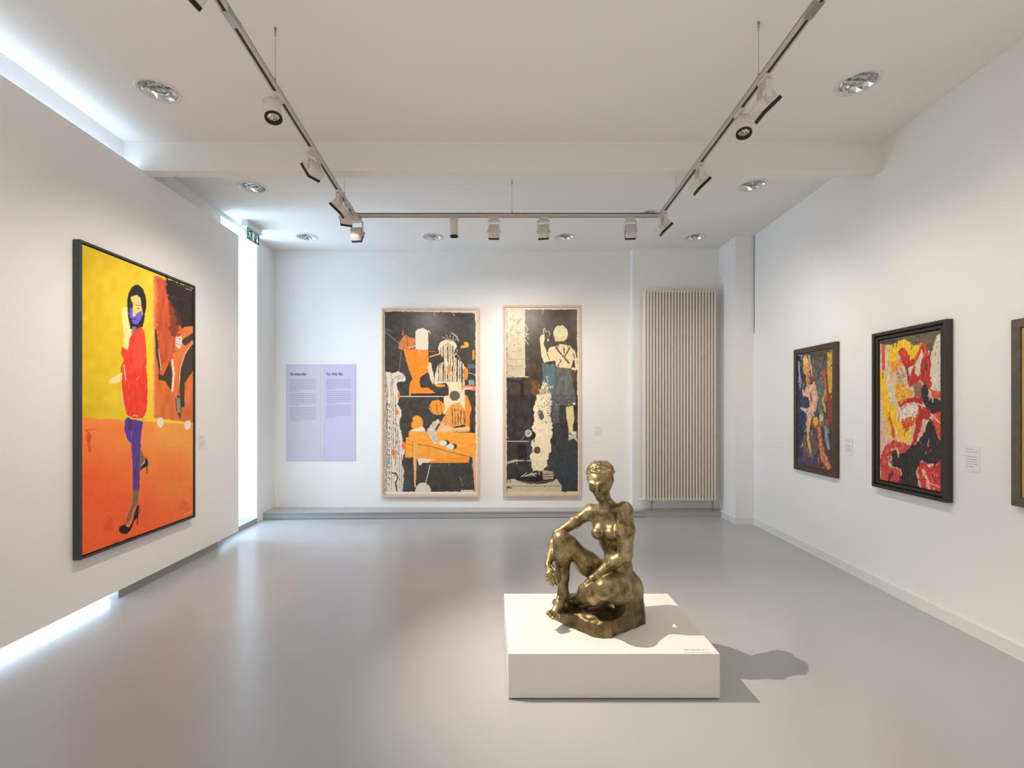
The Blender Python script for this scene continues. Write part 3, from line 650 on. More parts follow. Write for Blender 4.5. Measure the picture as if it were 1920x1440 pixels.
K7 = lambda pts: [(930 + x / 7.2, 560 + y / 7.2) for x, y in pts]
K8 = lambda pts: [(930 + x / 7.2, 740 + y / 7.2) for x, y in pts]
def art_p2(p):
    p.put(np.ones(len(p.x), bool), (226, 206, 176))
    p.poly([(950, 580.5), (1082, 580.5), (1083, 921), (950, 921)], (76, 66, 54), .5, 10, (8, 8))
    p.poly(K8([(150, 0), (1105, 0), (1105, 1305), (150, 1305)]), (62, 56, 54), .8, 10, (6, 8))
    p.poly(K8([(900, 580), (1105, 560), (1105, 1305), (880, 1305), (700, 1000), (720, 820)]), (58, 62, 66), 2, 8)
    p.poly(K7([(150, 145), (392, 145), (392, 1050), (150, 1050)]), (206, 192, 162), .5, 10, (6, 10))
    rs = random.Random(9)
    for k in range(22): x = 200 + rs.random() * 170; y = 240 + rs.random() * 480; p.ell(*K7([(x, y)])[0], 1 + rs.random() * 2.4, 1 + rs.random() * 1.8, (156, 130, 110), 1.2, alpha=.7)
    for k in range(8): p.line(K7([(400 + (k % 3) * 14, 350 + k * 34), (412 + (k % 2) * 20, 378 + k * 34)]), 1.6, (190, 180, 160), .8)
    for y in (810, 905): p.line(K7([(150, y), (270, y + 12), (440, y)]), .8, (150, 138, 118), .5)
    p.line(K7([(150, 1055), (440, 1055)]), 1.3, (232, 222, 200), .3); p.line(K7([(155, 1095), (260, 1110), (330, 1130), (370, 1100)]), 3, (34, 30, 28), .8); p.line(K7([(350, 1120), (350, 1300)]), 7, (50, 42, 36), 1)
    p.poly(K7([(480, 1100), (590, 1090), (560, 1330), (480, 1260)]), (130, 84, 46), 2, 14, alpha=.85)
    p.poly(K7([(620, 870), (800, 890), (800, 1440), (740, 1440), (690, 1200), (640, 1090)]), (96, 114, 122), 1, 10, (4, 14)); p.poly(K8([(740, 0), (860, 0), (860, 380), (770, 400)]), (88, 94, 100), 2, 10)
    p.line(K7([(690, 1050), (695, 1160)]), 2.4, (180, 196, 204), .6, alpha=.8)
    p.poly(K7([(800, 930), (1015, 955), (1035, 1100), (1080, 1440), (800, 1440)]), (106, 108, 100), .6, 16, (5, 8)); p.poly(K8([(800, 0), (1080, 0), (1075, 130), (1000, 150), (850, 140), (800, 100)]), (96, 98, 94), .8, 16)
    CR = (228, 214, 170)
    p.poly(K7([(590, 520), (625, 480), (660, 500), (655, 570), (640, 610), (680, 700), (690, 850), (650, 865), (615, 780), (600, 640)]), CR, .4, 8)
    p.line(K7([(650, 500), (640, 420), (655, 400), (668, 440)]), 1.1, (226, 220, 200)); p.line(K7([(670, 450), (710, 440), (730, 470), (700, 540), (710, 570)]), 1, (206, 198, 178), .4); p.ell(*K7([(703, 560)])[0], 2, 1.6, (236, 230, 214))
    p.ell(*K7([(872, 470)])[0], 13.6, 15.5, (222, 214, 166), .5, 8); p.poly(K7([(780, 500), (800, 575), (910, 580), (930, 520)]), (220, 196, 150), .5)
    p.poly(K7([(690, 700), (740, 650), (800, 640), (870, 610), (1000, 640), (1065, 700), (1090, 840), (1040, 830), (1010, 950), (820, 930), (800, 840), (680, 850), (665, 760)]), (230, 208, 168), .6, 12, (3, 4))
    BR = (100, 76, 54)
    p.line(K7([(815, 670), (900, 770), (985, 870)]), 3, BR, .4); p.line(K7([(995, 665), (930, 780)]), 2.6, BR, .4); p.line(K7([(915, 660), (925, 740)]), 2.2, BR, .4); p.line(K7([(800, 600), (880, 575), (960, 590)]), 1.6, BR, .4)
    p.line(K7([(840, 900), (880, 830), (860, 815)]), 1.8, BR, .5); p.line(K7([(690, 740), (720, 820)]), 2, BR, .6); p.line(K7([(1040, 740), (1060, 800)]), 2, BR, .6); p.line(K7([(830, 930), (1010, 945)]), 1, BR)
    p.poly(K7([(1060, 830), (1095, 800), (1100, 965), (1020, 960), (1020, 930), (1070, 930)]), CR, .4)
    # pale feathered column
    p.poly(K7([(640, 1100), (690, 1160), (740, 1300), (760, 1440), (540, 1440), (590, 1240)]), (200, 186, 156), 1.6, 40, sc=2.2)
    p.poly(K8([(560, 0), (745, 0), (735, 250), (755, 400), (765, 520), (735, 600), (745, 750), (705, 820), (690, 900), (700, 960), (620, 1020), (500, 1030), (480, 950), (465, 800), (500, 770), (470, 650), (525, 560), (485, 450), (520, 330), (505, 200)]), (236, 220, 184), 1.7, 10, sc=2.4)
    for k in range(44):
        y = 1160 + rs.random() * 520; x = 560 + rs.random() * 180 - (0 if y > 1300 else 0) + max(0, 1300 - y) * .1
        q = K7([(x, y), (x + rs.uniform(-26, 26), y + 26)]); p.line(q, 1.0, (88, 70, 50) if k % 2 else (246, 236, 214), .5)
    for k in range(9): p.line(K8([(690, 20 + k * 32), (748, 50 + k * 30)]), 1, (90, 84, 80), .6)
    p.ell(*K8([(597, 250)])[0], 5.6, 6, (120, 112, 100), .5); p.ell(*K8([(612, 295)])[0], 5, 6, (84, 94, 100), .5)
    p.ell(*K8([(492, 548)])[0], 6.2, 7.6, (50, 40, 36), .4); p.ell(*K8([(437, 520)])[0], 6.6, 6.8, (196, 190, 172), .5); p.ell(*K8([(437, 520)])[0], 3, 3.4, (160, 150, 134), .5)
    p.ell(*K8([(556, 748)])[0], 6.4, 6.8, (92, 70, 58), .4); p.ell(*K8([(556, 748)])[0], 2.6, 2.8, (120, 92, 78), .4)
    p.line(K8([(150, 628), (440, 630)]), 1.2, (206, 202, 186), .2); p.line(K8([(350, 600), (390, 560)]), .8, (190, 180, 166))
    for k in range(3): p.line(K8([(300 + k * 40, 690), (330 + k * 36, 850)]), 5, (36, 32, 34), 2)
    p.poly(K8([(945, 165), (1045, 150), (1050, 260), (1060, 310), (1040, 400), (1038, 500), (985, 500), (965, 380), (950, 300)]), (226, 204, 150), .5, 8)
    p.poly(K8([(970, 500), (1090, 485), (1095, 640), (1050, 590), (990, 620)]), (206, 196, 176), 1.2, 40); p.line(K8([(985, 520), (1040, 540)]), 1.2, (50, 42, 40), .5); p.ell(*K8([(1055, 118)])[0], 2.4, 2, (236, 222, 206), .6)
    p.poly(K8([(150, 905), (280, 872), (280, 900), (150, 940)]), (196, 184, 158), .4); p.line(K8([(280, 888), (480, 890), (690, 912)]), 1.1, (222, 212, 190), .3)
    p.poly(K8([(150, 1142), (260, 1140), (820, 1140), (890, 1235), (888, 1306), (150, 1306)]), (206, 188, 160), .5, 8)
    p.ell(*K8([(535, 1125)])[0], 38, 11, (42, 34, 34), .7); p.poly(K8([(620, 1010), (760, 1035), (780, 1070), (770, 1140), (640, 1150)]), (190, 164, 136), .7); p.line(K8([(640, 1075), (770, 1072)]), 1.5, (90, 66, 56)); p.line(K8([(640, 1110), (765, 1110)]), 1.5, (60, 46, 44))
    for k in range(8): p.line(K8([(330 + k * 26, 1110 - k * 6), (420 + k * 24, 1050 + (k % 3) * 24)]), 1.1, (206, 200, 188), .6)
    smear(p, 260, 2.2, 10, 34, math.pi / 2, 18, .6)
    p.line(K8([(290, 1160), (520, 1195), (760, 1160)]), 1.4, (120, 108, 98), .3); p.line(K8([(180, 1235), (870, 1235)]), 1.2, (50, 40, 36), .2); p.poly(K8([(150, 1240), (190, 1245), (240, 1262), (150, 1262)]), (90, 78, 66), .5)

def strokes(p, box_, cols, n, w, ln, seed, ang=None):
    rs = random.Random(seed)
    for k in range(n):
        x = rs.uniform(box_[0], box_[2]); y = rs.uniform(box_[1], box_[3]); a = rs.uniform(0, math.pi) if ang is None else rs.gauss(ang, .5)
        q = rs.uniform(.4, 1) * ln
        p.line([(x, y), (x + math.cos(a) * q * .5, y + math.sin(a) * q)], w * rs.uniform(.5, 1.2), rs.choice(cols), 1, alpha=.85)
KA = lambda pts: [(1480 + x / 5.14, 630 + y / 5.14) for x, y in pts]
def art_a(p):
    p.put(np.ones(len(p.x), bool), (86, 74, 66), 18)
    bx = (1497, 664, 1562, 882)
    strokes(p, bx, [(60, 60, 70), (96, 84, 72), (70, 56, 54), (52, 62, 84)], 70, 3, 14, 2, math.pi / 2)
    p.poly(KA([(82, 180), (120, 180), (130, 520), (150, 800), (130, 1130), (82, 1230)]), (44, 60, 88), 2, 16)
    p.line(KA([(92, 250), (105, 520)]), 2.6, (176, 168, 186), 1); p.line(KA([(90, 185), (200, 190)]), 1.6, (150, 156, 160), 1)
    p.poly(KA([(368, 160), (415, 140), (418, 540), (380, 550), (362, 300)]), (204, 164, 44), 1.2, 16)
    p.poly(KA([(375, 560), (415, 540), (410, 880), (380, 860)]), (142, 62, 50), 1.5, 14)
    p.poly(KA([(215, 200), (330, 190), (360, 300), (300, 400), (220, 420)]), (92, 92, 92), 2.5, 26); strokes(p, (1524, 672, 1545, 710), [(200, 196, 190), (60, 56, 56), (150, 80, 70)], 16, 1.4, 8, 4)
    p.poly(KA([(255, 420), (320, 400), (330, 560), (320, 740), (275, 740), (265, 580)]), (92, 112, 108), 1.8, 18)
    p.ell(*KA([(168, 275)])[0], 8, 19, (222, 156, 82), 1.5, 22); p.ell(*KA([(160, 235)])[0], 5, 7, (236, 196, 120), 1.2, 14); p.poly(KA([(160, 350), (195, 350), (190, 470), (165, 480)]), (220, 130, 80), 1, 18)
    p.line(KA([(195, 190), (215, 380)]), 2, (206, 190, 170), 1); p.line(KA([(205, 420), (260, 410)]), 3.4, (176, 76, 64), 1)
    p.poly(KA([(125, 530), (180, 480), (240, 440), (275, 560), (250, 700), (225, 800), (180, 810), (160, 740), (110, 700), (150, 690)]), (222, 178, 164), 1.8, 30)
    p.poly(KA([(130, 570), (190, 590), (200, 690), (150, 690), (125, 640)]), (48, 66, 78), 1.5, 16); p.line(KA([(110, 695), (210, 720)]), 3.2, (226, 204, 190), .8)
    p.line(KA([(240, 450), (268, 600), (245, 720)]), 4.2, (232, 160, 110), 1); p.line(KA([(205, 560), (215, 620)]), 3, (196, 70, 56), 1)
    p.line(KA([(330, 350), (350, 500), (355, 620)]), 4.6, (198, 84, 64), 1); p.line(KA([(350, 520), (325, 620), (348, 730)]), 4, (222, 150, 70), 1); p.ell(*KA([(335, 350)])[0], 4, 6, (200, 66, 50), 1)
    p.poly(KA([(200, 830), (370, 800), (370, 860), (260, 890)]), (150, 100, 66), 1.5, 18); p.ell(*KA([(308, 780)])[0], 4, 8, (186, 186, 190), 1, 16); p.ell(*KA([(252, 820)])[0], 5, 8, (232, 164, 70), 1)
    p.poly(KA([(165, 780), (210, 800), (190, 900), (215, 1120), (180, 1130), (168, 920)]), (224, 190, 140), 1.2, 20)
    p.ell(*KA([(195, 1050)])[0], 15, 24, (116, 92, 78), 2, 16, alpha=.8); p.line(KA([(180, 880), (180, 1000), (205, 1120)]), 3.6, (222, 186, 130), 1)
    p.poly(KA([(265, 870), (300, 880), (330, 1080), (360, 1160), (400, 1270), (370, 1285), (300, 1200), (290, 1080)]), (212, 124, 90), 1.5, 34)
    p.line(KA([(345, 880), (360, 1000), (385, 1090)]), 5, (136, 172, 184), 1.2, alpha=.9); p.line(KA([(395, 900), (400, 1100)]), 4, (60, 52, 56), 1)
    p.poly(KA([(82, 1160), (280, 1170), (300, 1250), (82, 1240)]), (84, 72, 104), 2, 20)
    strokes(p, bx, [(226, 200, 170), (200, 90, 60), (60, 80, 110), (230, 170, 80), (140, 60, 60)], 60, 1.5, 8, 8, math.pi / 2)
    smear(p, 300, 1.7, 8, 31, math.pi / 2)
    strokes(p, (1500, 850, 1530, 870), [(40, 50, 100), (160, 60, 60)], 14, 1.6, 7, 9, math.pi / 2)
T = lambda pts: [(1620 + x / 7.58, 590 + y / 7.58) for x, y in pts]
B = lambda pts: [(1620 + x / 7.2, 760 + y / 7.2) for x, y in pts]
def art_b(p):
    p.put(np.ones(len(p.x), bool), (224, 190, 162), 16)
    R = (190, 58, 46); R2 = (222, 84, 54); BK = (52, 46, 48); YE = (248, 196, 50); OR = (240, 170, 44)
    p.poly(T([(200, 250), (1130, 200), (1130, 480), (1000, 520), (700, 480), (240, 420)]), (112, 100, 78), 2, 16)
    p.poly(T([(230, 380), (560, 330), (450, 410), (240, 415)]), (72, 66, 58), 1.5, 12)
    p.poly(T([(1030, 300), (1125, 250), (1125, 1180), (1050, 1120), (955, 1100), (935, 900), (975, 480)]), (224, 208, 184), 2, 12); strokes(p, (1750, 640, 1766, 730), [(150, 130, 110), (240, 228, 206)], 18, 1.4, 7, 20)
    p.poly(T([(300, 430), (380, 430), (350, 900), (440, 1000), (440, 1440), (420, 1440), (330, 1000)]), (214, 204, 166), 2, 14)
    p.poly(T([(240, 430), (300, 430), (300, 780), (262, 790)]), R2, 1, 12); p.line(T([(345, 640), (345, 760)]), 3, (232, 140, 110), 1)
    p.poly(T([(350, 450), (460, 390), (560, 340), (630, 380), (700, 455), (830, 385), (770, 560), (700, 720), (660, 670), (600, 520), (520, 470), (470, 600), (400, 720), (345, 660)]), YE, 1.6, 14)
    p.poly(T([(380, 680), (500, 650), (540, 700), (440, 820), (400, 830)]), (244, 150, 40), 1.6, 16)
    p.poly(T([(480, 520), (560, 470), (640, 560), (670, 660), (620, 720), (540, 680)]), (206, 66, 48), 1.6, 16)
    p.poly(T([(560, 700), (660, 660), (760, 560), (830, 480), (850, 400), (880, 440), (930, 580), (960, 700), (940, 860), (960, 1000), (950, 1090), (860, 1010), (810, 920), (740, 1000), (650, 1030), (600, 930)]), R, 2, 20, (3, 8))
    p.line(T([(830, 400), (740, 620), (690, 720)]), 3.6, R2, 1.2); p.line(T([(845, 420), (900, 590)]), 4, R2, 1.2)
    p.poly(T([(820, 480), (850, 560), (810, 640), (800, 860), (760, 880), (720, 820), (720, 720), (780, 600)]), (222, 204, 180), 1.5, 16); p.poly(T([(620, 760), (700, 720), (650, 880)]), (226, 204, 184), 1, 12)
    p.line(T([(880, 660), (850, 820), (820, 930)]), 4, (170, 44, 40), 1); p.ell(*T([(890, 740)])[0], 2.2, 6, (70, 64, 62), 1); p.line(T([(600, 720), (620, 900)]), 5, (126, 46, 48), 1.4)
    p.ell(*T([(730, 910)])[0], 5.5, 7, (210, 40, 42), 1.2); p.line(T([(960, 440), (920, 620)]), 4, (112, 60, 68), 1.6)
    p.poly(T([(700, 980), (820, 950), (820, 1180), (720, 1180)]), (150, 104, 80), 1.6, 18)
    p.poly(T([(460, 800), (600, 780), (610, 960), (460, 980)]), (206, 176, 144), 1.6, 30); strokes(p, (1680, 688, 1700, 720), [(90, 70, 60), (236, 226, 206), (200, 90, 60)], 26, 1.3, 6, 22)
    p.poly(T([(440, 980), (560, 960), (600, 1040), (700, 1080), (680, 1180), (500, 1220), (450, 1160)]), OR, 1.8, 24); strokes(p, (1680, 722, 1712, 748), [(236, 220, 180), (196, 60, 40), (110, 70, 40)], 26, 1.3, 6, 23)
    p.poly(T([(220, 790), (300, 810), (330, 960), (350, 1160), (440, 1440), (290, 1440), (250, 1150), (215, 920)]), YE, 1.4, 14); p.line(T([(265, 800), (270, 900)]), 1.6, (120, 90, 50), 1)
    p.poly(T([(820, 1000), (880, 980), (940, 1180), (1125, 1220), (1125, 1440), (1000, 1440), (880, 1330), (810, 1180)]), BK, 1.6, 8); p.poly(T([(940, 1060), (1120, 1110), (1100, 1200), (960, 1180)]), R2, 1.5, 14)
    p.poly(B([(200, 0), (260, 0), (330, 300), (390, 470), (290, 540), (230, 700), (205, 1030)]), (226, 184, 156), 1.5, 16)
    p.poly(B([(250, 0), (450, 0), (440, 200), (560, 200), (640, 280), (650, 400), (550, 510), (450, 420), (430, 260), (410, 440), (340, 440), (310, 240)]), YE, 1.4, 16, (3, 8))
    p.poly(B([(330, 60), (400, 300), (430, 440), (390, 440), (350, 240)]), (214, 96, 44), 1, 14)
    p.poly(B([(470, 0), (760, 0), (740, 90), (690, 140), (560, 190), (450, 130)]), (228, 206, 190), 1.6, 18); strokes(p, (1684, 752, 1724, 778), [(190, 40, 44), (248, 240, 226), (120, 80, 70), (248, 240, 226)], 56, 1.5, 6, 24)
    p.poly(T([(480, 1230), (620, 1180), (820, 1180), (850, 1290), (720, 1240), (600, 1260), (520, 1320)]), (196, 40, 44), 1.5, 14)
    p.poly(B([(500, 190), (700, 130), (780, 130), (620, 320), (560, 370), (520, 260)]), (214, 88, 50), 1.6, 26); p.line(B([(780, 150), (650, 290)]), 3, (226, 190, 160), 1.2)
    p.poly(B([(740, 0), (900, 60), (890, 190), (800, 180), (760, 330), (700, 520), (640, 540), (690, 300)]), (184, 50, 46), 1.8, 20)
    p.poly(B([(620, 280), (670, 280), (650, 480), (600, 480)]), (226, 190, 110), 1.2, 24)
    p.poly(B([(270, 560), (400, 460), (500, 500), (640, 540), (560, 640), (480, 670), (440, 560), (370, 600), (330, 830), (480, 850), (505, 950), (440, 1080), (230, 1020), (220, 720)]), (204, 76, 62), 1.8, 24)
    p.poly(B([(370, 620), (440, 590), (470, 660), (560, 640), (650, 520), (700, 520), (790, 420), (890, 170), (950, 230), (1010, 440), (1060, 500), (1060, 740), (960, 800), (850, 780), (770, 740), (700, 880), (760, 1150), (440, 1070), (510, 930), (500, 850), (375, 830)]), BK, 1.6, 8)
    p.poly(B([(880, -60), (1060, -60), (1060, 80), (900, 110)]), BK, 1, 8)
    p.poly(B([(900, 130), (1060, 60), (1060, 480), (1005, 430), (940, 220)]), R2, 1.4, 24); p.line(B([(910, 120), (1030, 240)]), 3.4, (238, 196, 170), 1)
    p.poly(B([(720, 860), (760, 760), (840, 780), (880, 840), (980, 800), (1060, 700), (1060, 1200), (880, 1160), (780, 1130), (740, 1000)]), (206, 66, 56), 1.6, 20); p.line(B([(800, 880), (860, 1000), (880, 1130)]), 6, (246, 180, 160), 1.4); p.line(B([(880, 1050), (1030, 1100)]), 4, (244, 150, 130), 1.2)
    strokes(p, B([(880, 900)])[0] + B([(1040, 1150)])[0], [(240, 180, 160), (170, 40, 40), (236, 110, 80)], 22, 1.5, 8, 25); strokes(p, B([(740, 440)])[0] + B([(930, 620)])[0], [(190, 70, 70), (216, 196, 180), (60, 50, 50), (60, 50, 50)], 34, 1.2, 7, 26)
    p.poly(B([(330, 940), (400, 860), (410, 900), (330, 1040)]), (84, 62, 60), 1.2); strokes(p, B([(320, 600)])[0] + B([(370, 840)])[0], [(226, 214, 200), (120, 90, 60)], 14, 1.6, 6, 27)
    p.poly(B([(205, 1000), (420, 1060), (700, 1130), (700, 1180), (200, 1040)]), (196, 170, 150), 1, 14, alpha=.5)
    smear(p, 480, 2.0, 11, 32, 1.8, 22)
    strokes(p, B([(880, 1140)])[0] + B([(990, 1170)])[0], [(40, 34, 34)], 8, 1, 5, 28)
def art_c(p):
    p.put(np.ones(len(p.x), bool), (206, 176, 140), 26)
    for y, c in ((620, (206, 170, 130)), (655, (150, 100, 140)), (700, (36, 110, 74)), (745, (30, 60, 80)), (800, (120, 40, 84)), (850, (206, 160, 190)), (880, (230, 150, 70)), (905, (190, 190, 176)), (925, (40, 100, 70))):
        p.ell(1925, y, 22, 24, c, 3, 24)
    rs = random.Random(17)
    for k in range(90):
        p.ell(rs.uniform(1940, 2320), rs.uniform(560, 1010), rs.uniform(10, 34), rs.uniform(8, 30), rs.choice([(206, 170, 130), (60, 80, 120), (36, 110, 74), (150, 50, 70), (220, 190, 160), (230, 150, 70), (90, 70, 110), (40, 50, 60)]), 6, 20)
    smear(p, 250, 6, 26, 18)
    strokes(p, (1905, 610, 1990, 940), [(40, 90, 70), (200, 60, 90), (230, 210, 180), (60, 40, 90), (236, 160, 60)], 120, 3, 16, 6)

pm_flat = paint_mat('matt_canvas_paint', .65, .08, 60); pm_glaze = paint_mat('glazed_print', .3, .02); pm_oil = paint_mat('thick_oil_paint', .38, .6, 34)
# large painting on the partition
def uleft(y): return Vector((par(y), y, 0))
o = uleft(3.27); e = uleft(4.545) - o; nL = Vector((e.y, -e.x, 0)).normalized()
t = thing('large_painting', 'large painting of a woman in a red coat and purple leggings on the left wall', 'painting', o + Vector((0, 0, .45)))
oo = o + Vector((0, 0, .45)); ee = e; vv = ZV * 2.19
frame_on(t, 'frame', oo, ee, vv, nL, .016, .002, .052, M['blackframe'])
slab_on(t, 'backing', inset(oo, ee, vv, .017, nL, 0)[0], inset(oo, ee, vv, .017, nL, 0)[1], inset(oo, ee, vv, .017, nL, 0)[2], nL, .002, .02, M['dark'])
a, b_, c_ = inset(oo, ee, vv, .026, nL, .044)
canvas(a, b_, c_, 300, 460, art_left, pm_flat, t, 3, thick=.022)
# two framed works on the back wall
nB = Vector((0, -1, 0))
def back_pic(x0, x1, z0, z1, fn, label, nu, nv, seed):
    t = thing('framed_picture', label, 'picture', (x0, YB, z0))
    oo = Vector((x0, YB, z0)); ee = Vector((x1 - x0, 0, 0)); vv = ZV * (z1 - z0)
    frame_on(t, 'frame', oo, ee, vv, nB, .028, .004, .05, M['oak'])
    a, b_, c_ = inset(oo, ee, vv, .030, nB, .0)
    slab_on(t, 'mount', a, b_, c_, nB, .006, .026, M['paper'])
    a, b_, c_ = inset(oo, ee, vv, .042, nB, .030)
    canvas(a, b_, c_, nu, nv, fn, pm_glaze, t, seed, 'print', .003)
Yf = 6.67
q = P(715.5, 932, Yf); q2 = P(899, 577.5, Yf)
back_pic(q.x, q2.x, q.z, q2.z, art_p1, 'wide oak-framed collage in orange, black and cream on the back wall', 260, 480, 5)
q = P(943, 930.5, Yf); q2 = P(1089.5, 572.5, Yf)
back_pic(q.x, q2.x, q.z, q2.z, art_p2, 'narrow oak-framed black and cream picture of a boy seen from behind', 210, 480, 6)
# right wall
nR = Vector((-1, .0199, 0)).normalized()
def uR(y, z=0): return Vector((rig(y), y, z))
def right_pic(yn, yf, z0, z1, kind, fn, label, nu, nv, seed):
    # local u runs from the far edge to the near edge
    oo = uR(yf, z0); ee = uR(yn, z0) - oo; vv = ZV * (z1 - z0)
    t = thing('oil_painting', label, 'painting', oo)
    if kind == 'a':
        frame_on(t, 'frame', oo, ee, vv, nR, .052, .004, .036, M['brownframe'])
        a, b_, c_ = inset(oo, ee, vv, .050, nR, 0); slab_on(t, 'backing', a, b_, c_, nR, .003, .016, M['dark'])
        a, b_, c_ = inset(oo, ee, vv, .054, nR, .026)
    elif kind == 'b':
        frame_on(t, 'frame', oo, ee, vv, nR, .026, .004, .050, M['darkwood'])
        a, b_, c_ = inset(oo, ee, vv, .025, nR, 0); slab_on(t, 'backing', a, b_, c_, nR, .003, .014, M['dark'])
        a, b_, c_ = inset(oo, ee, vv, .036, nR, 0); frame_on(t, 'inner_frame', a, b_, c_, nR, .020, .014, .042, M['darkwood'])
        a, b_, c_ = inset(oo, ee, vv, .066, nR, .030)
    else:
        frame_on(t, 'frame', oo, ee, vv, nR, .052, .004, .036, M['greywood'])
        a, b_, c_ = inset(oo, ee, vv, .050, nR, 0); slab_on(t, 'backing', a, b_, c_, nR, .003, .012, M['dark'])
        a, b_, c_ = inset(oo, ee, vv, .054, nR, 0); frame_on(t, 'gilt_slip', a, b_, c_, nR, .022, .012, .028, M['gold'])
        a, b_, c_ = inset(oo, ee, vv, .078, nR, .02)
    canvas(a, b_, c_, nu, nv, fn, pm_oil, t, seed, thick=.010)
right_pic(4.46, 5.155, .83, 2.105, 'a', art_a, 'small dark-framed oil painting of a seated figure, farthest on the right wall', 150, 320, 7)
right_pic(3.285, 3.985, .838, 2.10, 'b', art_b, 'red, yellow and black abstract oil painting in a deep black frame', 240, 420, 8)
right_pic(2.05, 2.865, .91, 2.015, 'c', art_c, 'oil painting with grey wood frame and gilt slip cut by the right edge', 120, 200, 9)

# ------------------------------------------------------------------ wall labels and text boards
def text_rows(parent, o, u, v, n, rows, m, h=.0022, name='printed_text'):   # lines too small to read
    bm = NB(); o = Vector(o) - Vector(parent.location)
    mx = Matrix.Translation(o) @ Matrix((u, v, n)).transposed().to_4x4(); rs = random.Random(len(rows))
    for x0, y, w in rows:
        x = x0
        while x < x0 + w - .004:
            l = min(rs.uniform(.012, .03), x0 + w - x); box(bm, x, x + l, y - h, y + h, 0, .0006, 0, 0, mx); x += l + .006
    return ob(name, bm, m, parent)
def label_card(o, u, n, w, h, label, rows=8):
    o, u, n = Vector(o), Vector(u), Vector(n)
    t = thing('wall_label', label, 'label', o)
    slab_on(t, 'card', o, u * w, ZV * h, n, .0005, .004, M['paper'])
    r = [(w * .12, h * (.88 - k * .78 / rows), w * (.55 if k in (0, rows - 1) else .74)) for k in range(rows) if k != 2]
    text_rows(t, o + n * .004, u, ZV, n, r, M['ink'], .0016)
uRn = (uR(4) - uR(5)).normalized()
label_card(uR(4.385, EYE - (853 - HOR) * 4.35 / FPX), uRn, nR, .10, .155, 'small white card between the two nearest-to-corner paintings on the right wall')
label_card(uR(3.20, EYE - (884 - HOR) * 3.15 / FPX), uRn, nR, .105, .165, 'white text card to the right of the red and yellow abstract painting')
label_card(P(1115, 819, YB - .001), Vector((1, 0, 0)), nB, .105, .150, 'pale text card on the back wall right of the narrow picture', 6)
uLn = (uleft(5) - uleft(4)).normalized()
label_card(uleft(4.68) + Vector((0, 0, EYE - (843 - HOR) * 4.72 / FPX)), uLn, nL, .10, .145, 'pale text card on the left wall beside the large painting', 7)
def board(px0, px1, title, m, label, paras):
    a = P(px0, 864.5, YB - .006); c = P(px1, 683, YB - .006); t = thing('text_board', label, 'text board', (a.x, YB, a.z))
    o = Vector((a.x, YB, a.z)); w = c.x - a.x; h = c.z - a.z
    slab_on(t, 'panel', o, Vector((w, 0, 0)), ZV * h, nB, .001, .006, m)
    cu = bpy.data.curves.new('title', 'FONT'); cu.body = title; cu.size = .052; cu.extrude = .0004; cu.offset = .0008
    tmp = bpy.data.objects.new('tmp', cu); COL.objects.link(tmp); bpy.context.view_layer.update()
    me = bpy.data.meshes.new_from_object(tmp.evaluated_get(bpy.context.evaluated_depsgraph_get())); bpy.data.objects.remove(tmp)
    wd = max(v.co.x for v in me.vertices)
    me.transform(Matrix.Translation((w * .12, -.0072, h - .155)) @ Matrix.Rotation(math.pi / 2, 4, 'X') @ Matrix.Diagonal((.235 / wd, 1, 1, 1)))
    ob_me('title', me, M['headink'], t)
    y = h - .215
    for n_ in paras:
        rows = []
        for k in range(n_): rows.append((w * .12, y, w * (.74 if k < n_ - 1 else .28))); y -= .026
        y -= .014
        text_rows(t, o + nB * .006, Vector((1, 0, 0)), ZV, nB, rows, M['bodyink'], .004, 'paragraph')
board(536, 601.6, 'Die wilden 80er', M['lilac'], 'left grey-lilac text board with a German heading', (7, 7, 8))
board(603.8, 666.5, "The Wild '80s", M['lilac2'], 'right violet text board with an English heading', (6, 7, 7))

# ------------------------------------------------------------------ exit sign
X = -3.09
t = thing('exit_sign', 'green emergency exit sign hanging from the ceiling above the bay', 'exit sign', (X, 5.74, CZ))
bm = NB(); box(bm, -.055, .02, -.17, .16, -.075, 0, .004); ob('housing', bm, M['signw'], t)
bm = NB(); box(bm, -.012, .0, -.145, .135, -.215, -.075); ob('plate', bm, M['signw'], t)
bm = NB(); box(bm, .0, .0015, -.135, .125, -.205, -.085)
g = ob('green_field', bm, M['signg'], t)
bm = NB()
def quad(pts):
    vs = [bm.verts.new((.0025, y, z)) for y, z in pts]; f = bm.faces.new(vs); return f
quad([(-.125, -.10), (-.118, -.094), (-.104, -.094), (-.104, -.11), (-.12, -.11)])
def bar(a, c, w):
    ay, az = a; cy, cz = c; d = Vector((cy - ay, cz - az)).normalized() * w / 2
    quad([(ay - d.y, az + d.x), (cy - d.y, cz + d.x), (cy + d.y, cz - d.x), (ay + d.y, az - d.x)])
for a_, c__, w_ in (((-.095, -.118), (-.085, -.155), .02), ((-.09, -.12), (-.115, -.14), .008), ((-.088, -.12), (-.065, -.135), .008), ((-.085, -.155), (-.062, -.172), .01), ((-.062, -.172), (-.066, -.195), .009), ((-.087, -.155), (-.105, -.178), .01), ((-.105, -.178), (-.125, -.178), .009)):
    bar(a_, c__, w_)
bar((-.015, -.095), (-.015, -.198), .03)
bar((.02, -.155), (.02, -.10), .014); bar((.02, -.152), (.045, -.152), .0)if 0 else None
bar((.075, -.098), (.075, -.16), .018); quad([(.045, -.155), (.105, -.155), (.075, -.197)])
o = ob('pictogram', bm, M['signp'], g)

